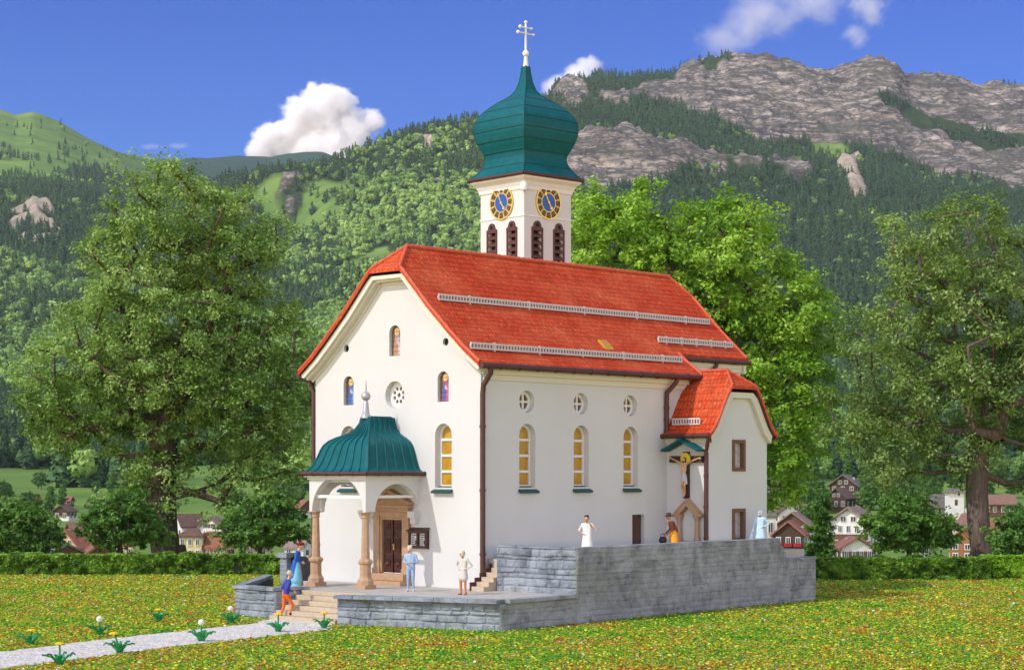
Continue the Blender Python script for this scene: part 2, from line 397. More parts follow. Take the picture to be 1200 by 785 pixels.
# ------------------------------------------------------------------ terrain
# valley profile columns: distance in metres and height seen in the photograph's rows
def lv(*pairs): return pairs
KC = {
 -900: [(119.5,661.5),(220,655),(350,652),(480,636),(650,597),(900,556),(1400,490),(2000,390),(2700,275),(3000,232),(3300,205),(3700,165),(4300,100),(5500,200)],
 -200: [(119.5,661.5),(220,655),(350,652),(480,636),(650,597),(900,556),(1400,490),(2000,390),(2700,285),(3000,235),(3300,212),(3700,175),(4300,122),(5500,200)],
 0:    [(119.5,661.5),(220,655),(350,652),(480,636),(650,597),(900,556),(1400,490),(2000,385),(2700,280),(3000,232),(3300,210),(3700,178),(4300,128),(5500,190)],
 18:   [(119.5,661.5),(220,655),(350,652),(480,636),(650,597),(900,556),(1400,490),(2000,385),(2700,280),(3000,232),(3300,210),(3700,180),(4300,135),(5500,190)],
 38:   [(119.5,661.5),(220,655),(350,652),(480,636),(650,597),(900,556),(1400,490),(2000,385),(2700,280),(3000,232),(3300,210),(3700,182),(4300,130),(5500,190)],
 70:   [(119.5,661.5),(220,655),(350,652),(480,636),(650,597),(900,556),(1400,490),(2000,388),(2700,282),(3000,235),(3300,212),(3700,190),(4300,143),(5500,190)],
 100:  [(119.5,661.5),(220,655),(350,652),(480,636),(650,597),(900,556),(1400,490),(2000,390),(2700,285),(3000,238),(3300,218),(3700,200),(4300,161),(5500,190)],
 140:  [(119.5,661.5),(220,655),(350,652),(480,636),(650,597),(900,556),(1400,490),(2000,392),(2700,290),(3000,246),(3300,230),(3700,212),(4400,179),(5700,185)],
 205:  [(119.5,661.5),(220,655),(350,652),(480,636),(650,597),(900,556),(1400,485),(2000,395),(2700,290),(2950,255),(3300,240),(3800,225),(5200,187),(6200,200)],
 280:  [(119.5,661.5),(220,655),(350,652),(480,636),(650,592),(900,552),(1400,480),(2000,385),(2600,280),(2900,222),(3000,208),(3500,228),(5600,183),(6600,200)],
 320:  [(119.5,661.5),(220,655),(350,652),(480,636),(650,590),(900,548),(1400,475),(2000,380),(2600,285),(2800,262),(2900,204),(3500,226),(5800,184),(6800,200)],
 350:  [(119.5,661.5),(220,655),(350,652),(480,636),(650,590),(900,546),(1400,475),(2000,380),(2600,285),(2800,262),(2900,203),(3500,222),(5800,178),(6800,200)],
 380:  [(119.5,661.5),(220,655),(350,652),(480,636),(650,590),(900,546),(1400,475),(2000,375),(2600,270),(2800,235),(2950,196),(3500,215),(5800,177),(6800,200)],
 405:  [(119.5,661.5),(220,655),(350,652),(480,636),(650,590),(900,546),(1400,470),(2000,370),(2600,262),(2800,228),(3000,187),(3500,212),(5800,190),(6800,210)],
 440:  [(119.5,661.5),(220,655),(350,652),(480,636),(650,590),(900,546),(1400,470),(2000,365),(2600,255),(2800,215),(3050,172),(3500,200),(5000,196),(6000,210)],
 480:  [(119.5,661.5),(220,655),(350,652),(480,636),(650,588),(900,545),(1400,468),(2000,360),(2600,245),(2850,200),(3100,156),(3500,186),(5000,190),(6000,200)],
 556:  [(119.5,661.5),(220,655),(350,652),(480,634),(650,585),(900,542),(1400,465),(2000,360),(2600,240),(2850,190),(3100,139),(3500,165),(4500,160),(5500,180)],
 620:  [(119.5,661.5),(220,655),(350,652),(480,632),(650,582),(900,540),(1400,465),(2000,365),(2600,255),(2850,215),(3000,178),(3400,150),(3900,128),(5000,180)],
 660:  [(119.5,661.5),(220,655),(350,652),(480,630),(650,580),(900,540),(1400,468),(2000,370),(2500,275),(2750,222),(2850,172),(3300,126),(3750,101),(5000,160)],
 700:  [(119.5,661.5),(220,655),(350,651),(480,628),(650,575),(900,538),(1400,470),(2000,375),(2500,280),(2750,222),(2850,166),(3300,132),(3700,83),(5000,150)],
 740:  [(119.5,661.5),(220,655),(350,651),(480,625),(650,572),(900,536),(1400,470),(2000,375),(2500,280),(2750,222),(2850,168),(3300,140),(3700,86),(5000,150)],
 790:  [(119.5,661.5),(220,655),(350,651),(480,622),(650,570),(900,535),(1400,470),(2000,375),(2500,280),(2750,222),(2850,176),(3300,150),(3700,87),(5000,150)],
 830:  [(119.5,661.5),(220,655),(350,651),(480,620),(650,568),(900,534),(1400,470),(2000,375),(2500,280),(2750,228),(2850,188),(3250,160),(3700,78),(5000,150)],
 870:  [(119.5,661.5),(220,655),(350,651),(480,618),(650,566),(900,534),(1400,470),(2000,375),(2500,280),(2750,232),(2850,194),(3250,170),(3700,71),(5000,150)],
 920:  [(119.5,661.5),(220,655),(350,651),(480,616),(650,562),(900,532),(1400,468),(2000,375),(2500,282),(2750,240),(2850,206),(3250,182),(3700,76),(5000,150)],
 960:  [(119.5,661.5),(220,655),(350,651),(480,614),(650,560),(900,530),(1400,468),(2000,375),(2500,282),(2750,240),(2850,214),(3250,190),(3700,82),(5000,150)],
 992:  [(119.5,661.5),(220,655),(350,651),(480,612),(650,558),(900,530),(1400,468),(2000,375),(2500,282),(2750,240),(2850,216),(3250,192),(3700,82),(5000,150)],
 1008: [(119.5,661.5),(220,655),(350,651),(480,612),(650,558),(900,530),(1400,468),(2000,375),(2500,282),(2750,240),(2850,218),(3250,194),(3700,72),(5000,150)],
 1030: [(119.5,661.5),(220,655),(350,651),(480,612),(650,558),(900,530),(1400,468),(2000,375),(2500,282),(2750,240),(2850,220),(3250,198),(3700,67),(5000,150)],
 1048: [(119.5,661.5),(220,655),(350,651),(480,612),(650,558),(900,530),(1400,468),(2000,375),(2500,282),(2750,240),(2850,222),(3250,202),(3700,74),(5000,150)],
 1062: [(119.5,661.5),(220,655),(350,651),(480,612),(650,558),(900,530),(1400,468),(2000,375),(2500,284),(2750,242),(2850,224),(3250,205),(3700,92),(5000,150)],
 1120: [(119.5,661.5),(220,655),(350,651),(480,612),(650,560),(900,530),(1400,468),(2000,378),(2500,288),(2750,246),(2850,232),(3250,215),(3750,94),(5000,150)],
 1150: [(119.5,661.5),(220,655),(350,651),(480,612),(650,560),(900,530),(1400,468),(2000,380),(2500,290),(2750,250),(2850,236),(3250,220),(3750,104),(5000,150)],
 1200: [(119.5,661.5),(220,655),(350,651),(480,612),(650,560),(900,530),(1400,468),(2000,380),(2500,290),(2750,252),(2850,240),(3250,224),(3750,106),(5000,150)],
 2100: [(119.5,661.5),(220,655),(350,651),(480,612),(650,560),(900,530),(1400,468),(2000,380),(2500,300),(2750,262),(2850,250),(3250,232),(3750,130),(5000,180)],
}
kx = np.array(sorted(KC)); KY = np.array([[p[0] for p in KC[k]] for k in kx]); KP = np.array([[p[1] for p in KC[k]] for k in kx])
KZ = HC + (HY-KP)/FPX*KY
def ground_z(px, Y):
    """valley height under photo column px at distance Y"""
    px = np.atleast_1d(np.asarray(px, float)); Y = np.atleast_1d(np.asarray(Y, float))
    i = np.clip(np.searchsorted(kx, px)-1, 0, len(kx)-2); t = np.clip((px-kx[i])/(kx[i+1]-kx[i]), 0, 1)
    yl = KY[i]*(1-t)[:,None] + KY[i+1]*t[:,None]; zl = KZ[i]*(1-t)[:,None] + KZ[i+1]*t[:,None]
    out = np.empty(len(px))
    for j in range(len(px)): out[j] = np.interp(Y[j], yl[j], zl[j])
    return out
cols = np.concatenate([np.arange(-700,-40,8), np.arange(-40,1240,1.7), np.arange(1240,1900,8)])
rows = np.concatenate([np.linspace(119.5,650,70), np.linspace(660,2450,120), np.linspace(2460,3000,100), np.linspace(3004,3800,260), np.linspace(3815,5900,90), np.linspace(5950,6800,8)])
NCo, NR = len(cols), len(rows)
i = np.clip(np.searchsorted(kx, cols)-1, 0, len(kx)-2); t = (cols-kx[i])/(kx[i+1]-kx[i])
YL = KY[i]*(1-t)[:,None] + KY[i+1]*t[:,None]; ZL = KZ[i]*(1-t)[:,None] + KZ[i+1]*t[:,None]
Zg = np.array([np.interp(rows, YL[j], ZL[j]) for j in range(NCo)]).T           # rows x cols
def smooth(a, k, ax):
    pad = [(0,0),(0,0)]; pad[ax] = (k,k); b = np.pad(a, pad, mode='edge'); c = np.cumsum(b, axis=ax)
    if ax == 0: return np.vstack([c[2*k:2*k+1], c[2*k+1:]-c[:-2*k-1]])/(2*k+1)
    return np.hstack([c[:,2*k:2*k+1], c[:,2*k+1:]-c[:,:-2*k-1]])/(2*k+1)
Zs = smooth(smooth(Zg, 3, 0), 5, 1); Zs[350:] = smooth(Zg, 2, 1)[350:]
Zg[70:] = Zs[70:]
PX = np.repeat(cols[None,:], NR, 0); YY = np.repeat(rows[:,None], NCo, 1)
XX = (PX-CXP)/FPX*YY
PY = HY-(Zg-HC)*FPX/YY
# land cover: rock, meadow, dark far moor; the rest is forest
wx = PX + 14*fbm(XX/90, YY/90, oct=3, seed=3); wy = PY + 7*fbm(XX/70, YY/110, oct=3, seed=9)
far = YY > 2600
rock = in_poly(wx, wy, [(664,158),(760,163),(850,188),(955,205),(948,226),(885,214),(820,204),(760,222),(700,236),(660,215)]) & far
rock |= in_poly(wx, wy, [(655,100),(700,104),(790,100),(800,60),(1300,60),(1300,250),(1160,222),(1105,212),(1040,178),(965,172),(900,168),(850,148),(800,132),(700,126),(655,126)]) & (YY > 3150)
rock |= in_poly(wx, wy, [(985,198),(1012,196),(1014,226),(1012,268),(1003,240)]) & far
rock |= in_poly(wx, wy, [(326,208),(352,210),(356,236),(344,262),(330,262),(322,236)]) & far
rock |= in_poly(wx, wy, [(14,252),(52,248),(66,268),(62,290),(40,292),(18,276)]) & (YY > 2200)
rock |= in_poly(wx, wy, [(488,168),(500,172),(516,196),(522,214),(512,216),(500,196)]) & far
tan = (in_poly(wx, wy, [(14,252),(52,248),(66,268),(62,290),(40,292),(18,276)]) | in_poly(wx, wy, [(488,168),(500,172),(516,196),(522,214),(512,216),(500,196)]) | in_poly(wx, wy, [(985,198),(1012,196),(1014,226),(1012,268),(1003,240)])) & rock
rock &= ~(tan & (fbm(XX/30, YY/55, oct=4, seed=67) < -.22)); tan &= rock
green_on_rock = fbm(XX/120, YY/200, oct=4, seed=77) > .42
ledge = in_poly(PX, PY, [(1030,115),(1080,140),(1140,160),(1220,172),(1220,186),(1130,176),(1070,150),(1028,124)])
mead = (YY < 640) & (PX > 430)
mead |= (YY < 960) & (PX <= 430)
mead |= in_poly(wx, wy, [(-700,206),(0,206),(60,203),(112,197),(160,214),(215,232),(300,236),(300,90),(-700,60)]) & (YY > 3000) & (PX < 215)
mead |= in_poly(wx, wy, [(404,300),(432,298),(430,309),(412,311)])
mead |= in_poly(wx, wy, [(940,164),(985,166),(992,186),(960,188)]) & far
mead |= in_poly(wx, wy, [(262,206),(300,202),(300,212),(266,214)]) & far
mead |= (PX > 225) & (PX < 640) & (PY > 205) & (PY < 470) & (YY > 1200) & (fbm(XX/150, YY/230, oct=3, seed=88) > .40)
moor = (YY > 3900) & (PX > 150) & (PX < 560)
mead &= ~rock; 
veg_rock = rock & (green_on_rock | ledge) & ~tan
bare = rock & ~veg_rock
# relief
soft = np.clip((YY-700)/900, 0, 1)
n1 = fbm(XX/230, YY/260, oct=4, seed=21)
Zg += soft*n1*18*np.where(mead, .4, 1)
rid = fbm(XX/75+.35*YY/100, YY/95, Zg/70, oct=5, seed=5, ridged=True); rid2 = fbm(XX/26, YY/60, Zg/30, oct=4, seed=8, ridged=True)
strat = np.abs(((Zg + XX*.10 + 14*fbm(XX/160, YY/160, oct=3, seed=14))/27) % 1 - .5)*2
rsm = smooth(smooth(rock.astype(float), 3, 0), 3, 1)
diag = fbm((XX*.8+Zg*.9)/38, (XX*.5-Zg*.9)/110, YY/160, oct=5, seed=15, ridged=True)
Zg += rsm*(rid*11 + rid2*5 + diag*15 + (strat-.5)*8)*np.clip((np.abs(Zg)-100)/200, .3, 1)
Zg += np.clip((YY-160)/400, 0, 1)*fbm(XX/40, YY/40, oct=3, seed=31)*1.6*np.clip(1-(YY-600)/500, .0, 1)
verts = np.stack([XX, YY, Zg], -1).reshape(-1,3)
idx = np.arange(NR*NCo).reshape(NR, NCo)
quads = np.stack([idx[:-1,:-1], idx[:-1,1:], idx[1:,1:], idx[1:,:-1]], -1).reshape(-1,4)
cov = np.zeros((NR, NCo, 4)); cov[...,3] = 1
cov[...,0] = smooth(smooth(bare.astype(float), 1, 0), 1, 1); cov[...,1] = smooth(smooth(mead.astype(float), 1, 0), 2, 1); cov[...,2] = np.clip((PX-125)/110, 0, 1)*(YY > 3900)*(PX < 560)
tn = smooth(smooth(tan.astype(float), 1, 0), 1, 1)
def terrain_mat():
    m, nt, out = new_mat('mountain_ground')
    tc = nt.nodes.new('ShaderNodeTexCoord').outputs['Object']
    at = nt.nodes.new('ShaderNodeAttribute'); at.attribute_name = 'cover'
    sp = nt.nodes.new('ShaderNodeSeparateColor'); nt.links.new(at.outputs['Color'], sp.inputs[0])
    a2 = nt.nodes.new('ShaderNodeAttribute'); a2.attribute_name = 'scree'
    n1 = noise(nt, .012, 8, .65, tc); n2 = noise(nt, .05, 8, .7, tc)
    forest = ramp(nt, n2, [(.3, (.012,.026,.008)), (.7, (.035,.06,.016))])
    grass = mixc(nt, ramp(nt, n1, [(.35, 0.), (.65, 1.)]), (.17,.26,.045), (.085,.165,.03))
    grass = mixc(nt, ramp(nt, n2, [(.5, 0.), (.75, .5)]), grass, (.24,.26,.09))
    mp = nt.nodes.new('ShaderNodeMapping'); mp.inputs['Scale'].default_value = (.35, .35, 2.2); mp.inputs['Rotation'].default_value = (0, R(10), 0); nt.links.new(tc, mp.inputs[0])
    st = noise(nt, .022, 9, .72, mp.outputs[0], 1.2)
    rk = ramp(nt, st, [(.30, (.16,.138,.122)), (.44, (.36,.30,.255)), (.56, (.54,.455,.38)), (.72, (.74,.64,.53))])
    def beds(ang, sx, sz, scale, width, seed):
        mp2 = nt.nodes.new('ShaderNodeMapping'); mp2.inputs['Rotation'].default_value = (0, R(ang), 0); mp2.inputs['Scale'].default_value = (sx, .35, sz); mp2.inputs['Location'].default_value = (seed, seed*.7, 0)
        nt.links.new(tc, mp2.inputs[0])
        q = noise(nt, scale, 7, .62, mp2.outputs[0], .35)
        ab = nt.nodes.new('ShaderNodeMath'); ab.operation = 'SUBTRACT'; nt.links.new(q, ab.inputs[0]); ab.inputs[1].default_value = .5
        a2_ = nt.nodes.new('ShaderNodeMath'); a2_.operation = 'ABSOLUTE'; nt.links.new(ab.outputs[0], a2_.inputs[0])
        return ramp(nt, a2_.outputs[0], [(.0, 1.), (width, .35), (width*2.4, 0.)])
    n4 = noise(nt, .06, 9, .75, tc)
    rk = mixc(nt, ramp(nt, n4, [(.36, .75), (.55, 0.)]), rk, (.12,.10,.09))
    rk = mixc(nt, beds(-34, .28, 1.2, .022, .028, 3), rk, (.05,.045,.045))
    rk = mixc(nt, beds(-52, .5, 1.6, .05, .03, 9), rk, (.07,.062,.06))
    rk = mixc(nt, beds(48, .5, 1.5, .03, .022, 17), rk, (.06,.055,.055))
    rk = mixc(nt, ramp(nt, n1, [(.45, 0.), (.7, .45)]), rk, (.17,.165,.11))
    rk = mixc(nt, a2.outputs['Fac'], rk, mixc(nt, ramp(nt, noise(nt, .045, 8, .7, tc), [(.38, 0.), (.62, 1.)]), (.56,.46,.34), (.30,.25,.19)))
    c = mixc(nt, sp.outputs[1], forest, grass)
    moorc = ramp(nt, n2, [(.3, (.022,.05,.034)), (.7, (.05,.085,.05))])
    c = mixc(nt, sp.outputs[2], c, moorc)
    c = mixc(nt, sp.outputs[0], c, rk)
    f1 = noise(nt, .03, 10, .75, tc, .8)
    b1 = nt.nodes.new('ShaderNodeBump'); b1.inputs['Strength'].default_value = 1; b1.inputs['Distance'].default_value = 11
    mul = nt.nodes.new('ShaderNodeMath'); mul.operation = 'MULTIPLY'; nt.links.new(f1, mul.inputs[0]); nt.links.new(sp.outputs[0], mul.inputs[1])
    nt.links.new(mul.outputs[0], b1.inputs['Height'])
    princ(nt, out, c, .95, b1.outputs[0], 0, .1); return m
M['terrain'] = terrain_mat()
o = np_mesh('mountains', verts, quads, M['terrain'], {'cover': ('FLOAT_COLOR', 'POINT', cov.reshape(-1,4)), 'scree': ('FLOAT', 'POINT', tn.ravel())}, smooth=True)
tag(o, kind='structure')

# ------------------------------------------------------------------ far forest (one uncountable mass)
def ico(sub):
    bm = bmesh.new(); bmesh.ops.create_icosphere(bm, subdivisions=sub, radius=1)
    v = np.array([p.co[:] for p in bm.verts]); f = np.array([[q.index for q in p.verts] for p in bm.faces]); bm.free(); return v, f
def _cards(P, nrm, size, rg):
    n = len(P); a = np.cross(nrm, rg.normal(size=(n,3))); a /= np.linalg.norm(a, axis=1)[:,None]+1e-9; b = np.cross(nrm, a)
    s = size*rg.uniform(.6,1.35,(n,1))
    V = np.stack([P-a*s-b*s*.6, P+a*s-b*s*.6, P+b*s], 1).reshape(-1,3)
    return V, np.arange(n*3).reshape(-1,3)
def conifer_proto(seed, n=54):
    rg = np.random.default_rng(seed)
    t = rg.random(n)**.75; r = .19*(1-t)**.85*(.75+.35*np.abs(np.sin(t*22+seed)))+.006; a = rg.uniform(0, 2*PI, n)
    P = np.stack([r*np.cos(a), r*np.sin(a), .06+.94*t], -1)
    nrm = np.stack([np.cos(a)*.8, np.sin(a)*.8, .75+0*a], -1)+rg.normal(0,.18,(n,3)); nrm /= np.linalg.norm(nrm, axis=1)[:,None]
    V, F = _cards(P, nrm, .105*(1.15-.8*t)[:,None], rg)
    core = np.array([(.07,0,.0),(-.035,.06,.0),(-.035,-.06,.0),(0,0,.97)])
    return np.concatenate([V, core]), np.concatenate([F, np.array([(0,1,3),(1,2,3),(2,0,3)])+len(V)])
def round_proto(seed, n=60):
    rg = np.random.default_rng(seed); C = [(0,0,.60,.30)]+[(rg.uniform(-.22,.22), rg.uniform(-.22,.22), rg.uniform(.38,.84), rg.uniform(.14,.2)) for _ in range(5)]
    k = rg.integers(0, 6, n); c = np.array(C)[k]; dv = rg.normal(size=(n,3)); dv /= np.linalg.norm(dv, axis=1)[:,None]; dv[:,2] = dv[:,2]*.8+.2
    P = c[:,:3]+dv*c[:,3:4]*rg.uniform(.75,1.05,(n,1))
    nrm = dv+rg.normal(0,.35,(n,3)); nrm /= np.linalg.norm(nrm, axis=1)[:,None]
    V, F = _cards(P, nrm, .10, rg)
    v, f = ico(1); v = v*np.array([.24,.24,.30])+np.array([0,0,.56])
    return np.concatenate([V, v]), np.concatenate([F, f+len(V)])
PC = [conifer_proto(k) for k in range(5)]+[conifer_proto(k, 230) for k in range(5)]; PR = [round_proto(k) for k in range(5)]+[round_proto(k, 260) for k in range(5)]
wood = ~mead & ~rock & ~moor & (YY > 640)
wood |= veg_rock & (fbm(XX/60, YY/60, oct=3, seed=4) > .05)
sp_alp = mead & (YY > 3000) & (PX < 215) & (fbm(XX/110, YY/150, oct=3, seed=41) > .36)
wood |= sp_alp
grove = mead & (YY > 560) & (PX <= 430) & in_poly(PX, PY + 6*fbm(PX/20, PY/9, oct=2, seed=12), [(-700,588),(0,564),(30,560),(55,580),(95,586),(120,578),(170,566),(205,556),(330,540),(330,560),(210,592),(150,592),(120,600),(90,596),(60,594),(0,572),(-700,600)])
wood |= mead & (YY > 640) & (PX <= 430) & (fbm(XX/26, YY/40, oct=3, seed=44) > .38)
rw, cw = np.nonzero(wood & (YY < 4250) & (PX > -520) & (PX < 1660))
# projected area of each cell, in photo pixels, so the stand density looks even
dpx = np.gradient(cols)[cw]; PY2 = HY-(Zg-HC)*FPX/YY
dpy = np.abs(np.gradient(PY2, axis=0))[rw, cw]
dY = np.gradient(rows)[rw]; area = dpx/FPX*rows[rw]*dY
prob = dpx*(dpy+.15)*np.clip(rows[rw]/1500, .35, 1.0)**1.1
prob *= np.where((PY[rw,cw] > 535) & (PX[rw,cw] < 430), 3.0, 1.0)
prob /= prob.sum()
NT = 56000
pick = RNG.choice(len(rw), NT, p=prob)
r_, c_ = rw[pick], cw[pick]
jx = (RNG.random(NT)-.5)*1.7; tY = rows[r_]+(RNG.random(NT)-.5)*np.gradient(rows)[r_]
tX = (cols[c_]+jx-CXP)/FPX*tY
tZ = Zg[r_, c_]
tpx, tpy = PX[r_, c_], PY[r_, c_]
# conifers high up, on the right flank and in dark stands; broadleaves on the warm lower slope
pc = np.clip((tY-1500)/1500, .05, .95)
pc = np.where((tpx > 640) , np.clip(.75+(tY-1500)/2500, .55, 1), pc)
pc = np.where((tpx < 240) & (tpy > 470) & (tpy < 600), .85, pc)
pc = np.where((tpx > 400) & (tpx < 640) & (tpy > 215), pc*.45, pc)
pc = pc + np.where(tpx > 640, .3, .85)*fbm(tX/190, tY/210, oct=3, seed=51)
isc = RNG.random(NT) < pc
hgt = np.where(isc, RNG.uniform(10, 19, NT), RNG.uniform(8, 15.5, NT))
hgt *= np.where(tY < 700, .62, 1.0)*np.clip(1.15-(tY-2500)/6000, .7, 1.15)
tv = []; tf = []; tt = []; base = 0; tm = []
for kind, protos in ((True, PC), (False, PR)):
    ids = np.nonzero(isc == kind)[0]
    for p in range(10):
        near = tY[ids] < 1500; g = ids[near][p-5::5] if p >= 5 else ids[~near][p::5]
        if len(g) == 0: continue
        v, f = protos[p]
        ang = RNG.uniform(0, 2*PI, len(g)); ca, sa = np.cos(ang)[:,None], np.sin(ang)[:,None]
        wid = hgt[g]*(RNG.uniform(.85,1.25,len(g)) if kind else RNG.uniform(.9,1.5,len(g)))
        X = (v[None,:,0]*ca - v[None,:,1]*sa)*wid[:,None] + tX[g][:,None]
        Yv = (v[None,:,0]*sa + v[None,:,1]*ca)*wid[:,None] + tY[g][:,None]
        Z = v[None,:,2]*hgt[g][:,None] + tZ[g][:,None] - .8
        vv = np.stack([X, Yv, Z], -1).reshape(-1,3)
        ff = (f[None] + (np.arange(len(g))*len(v))[:,None,None]).reshape(-1,3) + base
        tv.append(vv); tf.append(ff); base += len(vv)
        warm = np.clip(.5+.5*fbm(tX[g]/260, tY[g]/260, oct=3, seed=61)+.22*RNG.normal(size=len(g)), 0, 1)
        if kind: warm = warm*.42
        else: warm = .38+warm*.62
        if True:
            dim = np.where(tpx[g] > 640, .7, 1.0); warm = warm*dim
        tt.append(np.repeat(warm, len(f)))
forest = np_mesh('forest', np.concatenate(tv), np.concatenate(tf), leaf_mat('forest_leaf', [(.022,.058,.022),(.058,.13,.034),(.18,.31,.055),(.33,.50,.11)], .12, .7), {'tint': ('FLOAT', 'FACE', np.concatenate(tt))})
tag(forest, 'dense mixed forest of conifers and broadleaf trees covering the mountain slopes', 'forest', kind='stuff')
# ------------------------------------------------------------------ meadow ground, path
def ground_mat():
    m, nt, out = new_mat('meadow_ground')
    tc = nt.nodes.new('ShaderNodeTexCoord').outputs['Object']
    a = noise(nt, 9, 6, .75, tc); b = noise(nt, 23, 4, .7, tc)
    c = ramp(nt, a, [(.3, (.05,.13,.012)), (.45, (.13,.23,.015)), (.55, (.30,.31,.02)), (.68, (.42,.24,.02))])
    c = mixc(nt, ramp(nt, b, [(.45, 0.), (.7, .7)]), c, (.33,.34,.05))
    princ(nt, out, c, .95, bump(nt, b, .8, .05), 0, .1); return m
mb = MB(); mb.add([(-160,-60,0),(160,-60,0),(160,120,0),(-160,120,0)], [(0,1,2,3)])
tag(mb.build('ground', ground_mat()), kind='structure')
PATH = [(-5.0,-6.2),(-1.25,-6.6),(.55,-8.2),(2.1,-16.2),(4.9,-26.),(7.4,-34.),(3.4,-36.),(-.2,-21.5),(-2.2,-14.6),(-3.4,-8.6)]
# gravel path: fine grid clipped to the outline, with a rough surface
def gravel_mat():
    m, nt, out = new_mat('white_gravel')
    tc = nt.nodes.new('ShaderNodeTexCoord').outputs['Object']
    v = nt.nodes.new('ShaderNodeTexVoronoi'); v.inputs['Scale'].default_value = 9; nt.links.new(tc, v.inputs[0])
    c = ramp(nt, v.outputs['Color'], [(.2, (.48,.44,.38)), (.8, (.78,.72,.64))])
    c = mixc(nt, ramp(nt, noise(nt, 1.2, 4, .6, tc), [(.4, 0.), (.7, .35)]), c, (.42,.39,.33))
    princ(nt, out, c, .9, bump(nt, v.outputs['Distance'], .9, .05), 0, .1); return m
def ease(loop, n=6):
    out = []
    for i in range(len(loop)):
        a, b = Vector(loop[i]), Vector(loop[(i+1) % len(loop)])
        for k in range(n):
            p = a.lerp(b, k/n); L = (b-a).length
            q = .16*float(vnoise(p.x*2.1, p.y*2.1, seed=5)) if i not in (0,) else 0
            nrm = Vector(((b-a).y, -(b-a).x)).normalized()
            out.append(tuple(p+nrm*q))
    return out
pl = ease(PATH, 14)
mb = MB(); mb.extrude([tuple(W(u, v, .004)) for u, v in pl], (0,0,.035))
tag(mb.build('path', gravel_mat()), kind='structure')

FOOT = [(5.55,-4.65),(-1.2,-6.75),(-5.0,-6.6),(-7.7,-6.25),(-13.2,.3),(-14,20),(4.0,19),(3.6,17.4)]
def flower_mat():
    m, nt, out = new_mat('meadow_bloom')
    at = nt.nodes.new('ShaderNodeAttribute'); at.attribute_name = 'hue'
    p = nt.nodes.new('ShaderNodeBsdfPrincipled'); nt.links.new(at.outputs['Color'], p.inputs['Base Color']); p.inputs['Roughness'].default_value = .8
    p.inputs['Specular IOR Level'].default_value = .15
    t = nt.nodes.new('ShaderNodeBsdfTranslucent'); nt.links.new(at.outputs['Color'], t.inputs[0])
    mx = nt.nodes.new('ShaderNodeMixShader'); mx.inputs[0].default_value = .3
    nt.links.new(p.outputs[0], mx.inputs[1]); nt.links.new(t.outputs[0], mx.inputs[2]); nt.links.new(mx.outputs[0], out.inputs[0]); return m
def meadow():
    N = 820000
    Y = 52*(119/52)**(RNG.random(N)); X = (RNG.random(N)*2-1)*(.33*Y+2)
    u = (X-CH.x)*UV.x+(Y-CH.y)*UV.y; v = (X-CH.x)*VV.x+(Y-CH.y)*VV.y
    k = ~in_poly(u, v, FOOT) & ~in_poly(u, v, PATH)
    X, Y, u, v = X[k], Y[k], u[k], v[k]; N = len(X)
    s = RNG.uniform(.024, .064, N)*(Y/66)**.35
    big = RNG.random(N) < .004; s[big] *= 1.7
    yaw = RNG.uniform(0, 2*PI, N); tilt = np.abs(RNG.normal(0, .55, N))
    asp = RNG.uniform(.35, .8, N)
    base = np.stack([np.cos(yaw), np.sin(yaw), np.zeros(N)], -1)
    side = np.stack([-np.sin(yaw)*np.cos(tilt), np.cos(yaw)*np.cos(tilt), np.sin(tilt)], -1)
    h = .012 + RNG.random(N)**2*.07
    c = np.stack([X, Y, h], -1)
    a = base*s[:,None]; b = side*(s*asp)[:,None]
    V = np.stack([c-a, c-b, c+a, c+b], 1).reshape(-1,3); V[:,2] = np.maximum(V[:,2], .006)
    pal = np.array([[.07,.24,.02],[.20,.40,.03],[.02,.20,.05],[.36,.50,.02],[.58,.56,.03],[.70,.46,.02],[.72,.60,.08],[.66,.25,.02],[.58,.10,.02],[.80,.76,.50],[.24,.17,.05],[.36,.08,.02]])
    w = np.array([.17,.17,.11,.15,.12,.09,.04,.075,.035,.035,.05,.015])
    patch = .8*fbm(X/.55, Y/1.1, oct=3, seed=70)+.7*fbm(X/2.6, Y/4.5, oct=3, seed=71)
    g = RNG.random(N) + .48*patch; cw = np.cumsum(w)/w.sum()
    ci = np.searchsorted(cw, np.clip(g, 0, .9999))
    col = pal[ci]*RNG.uniform(.75,1.65,(N,1))
    rgb = np.concatenate([np.clip(col,0,.85), np.ones((N,1))], 1)
    q = np.arange(N*4).reshape(-1,4)
    o = np_mesh('flower_meadow', V, q, flower_mat(), {'hue': ('FLOAT_COLOR', 'FACE', rgb)})
    tag(o, 'low meadow turf of green, yellow and orange wildflowers round the church', 'meadow', kind='stuff')
meadow()

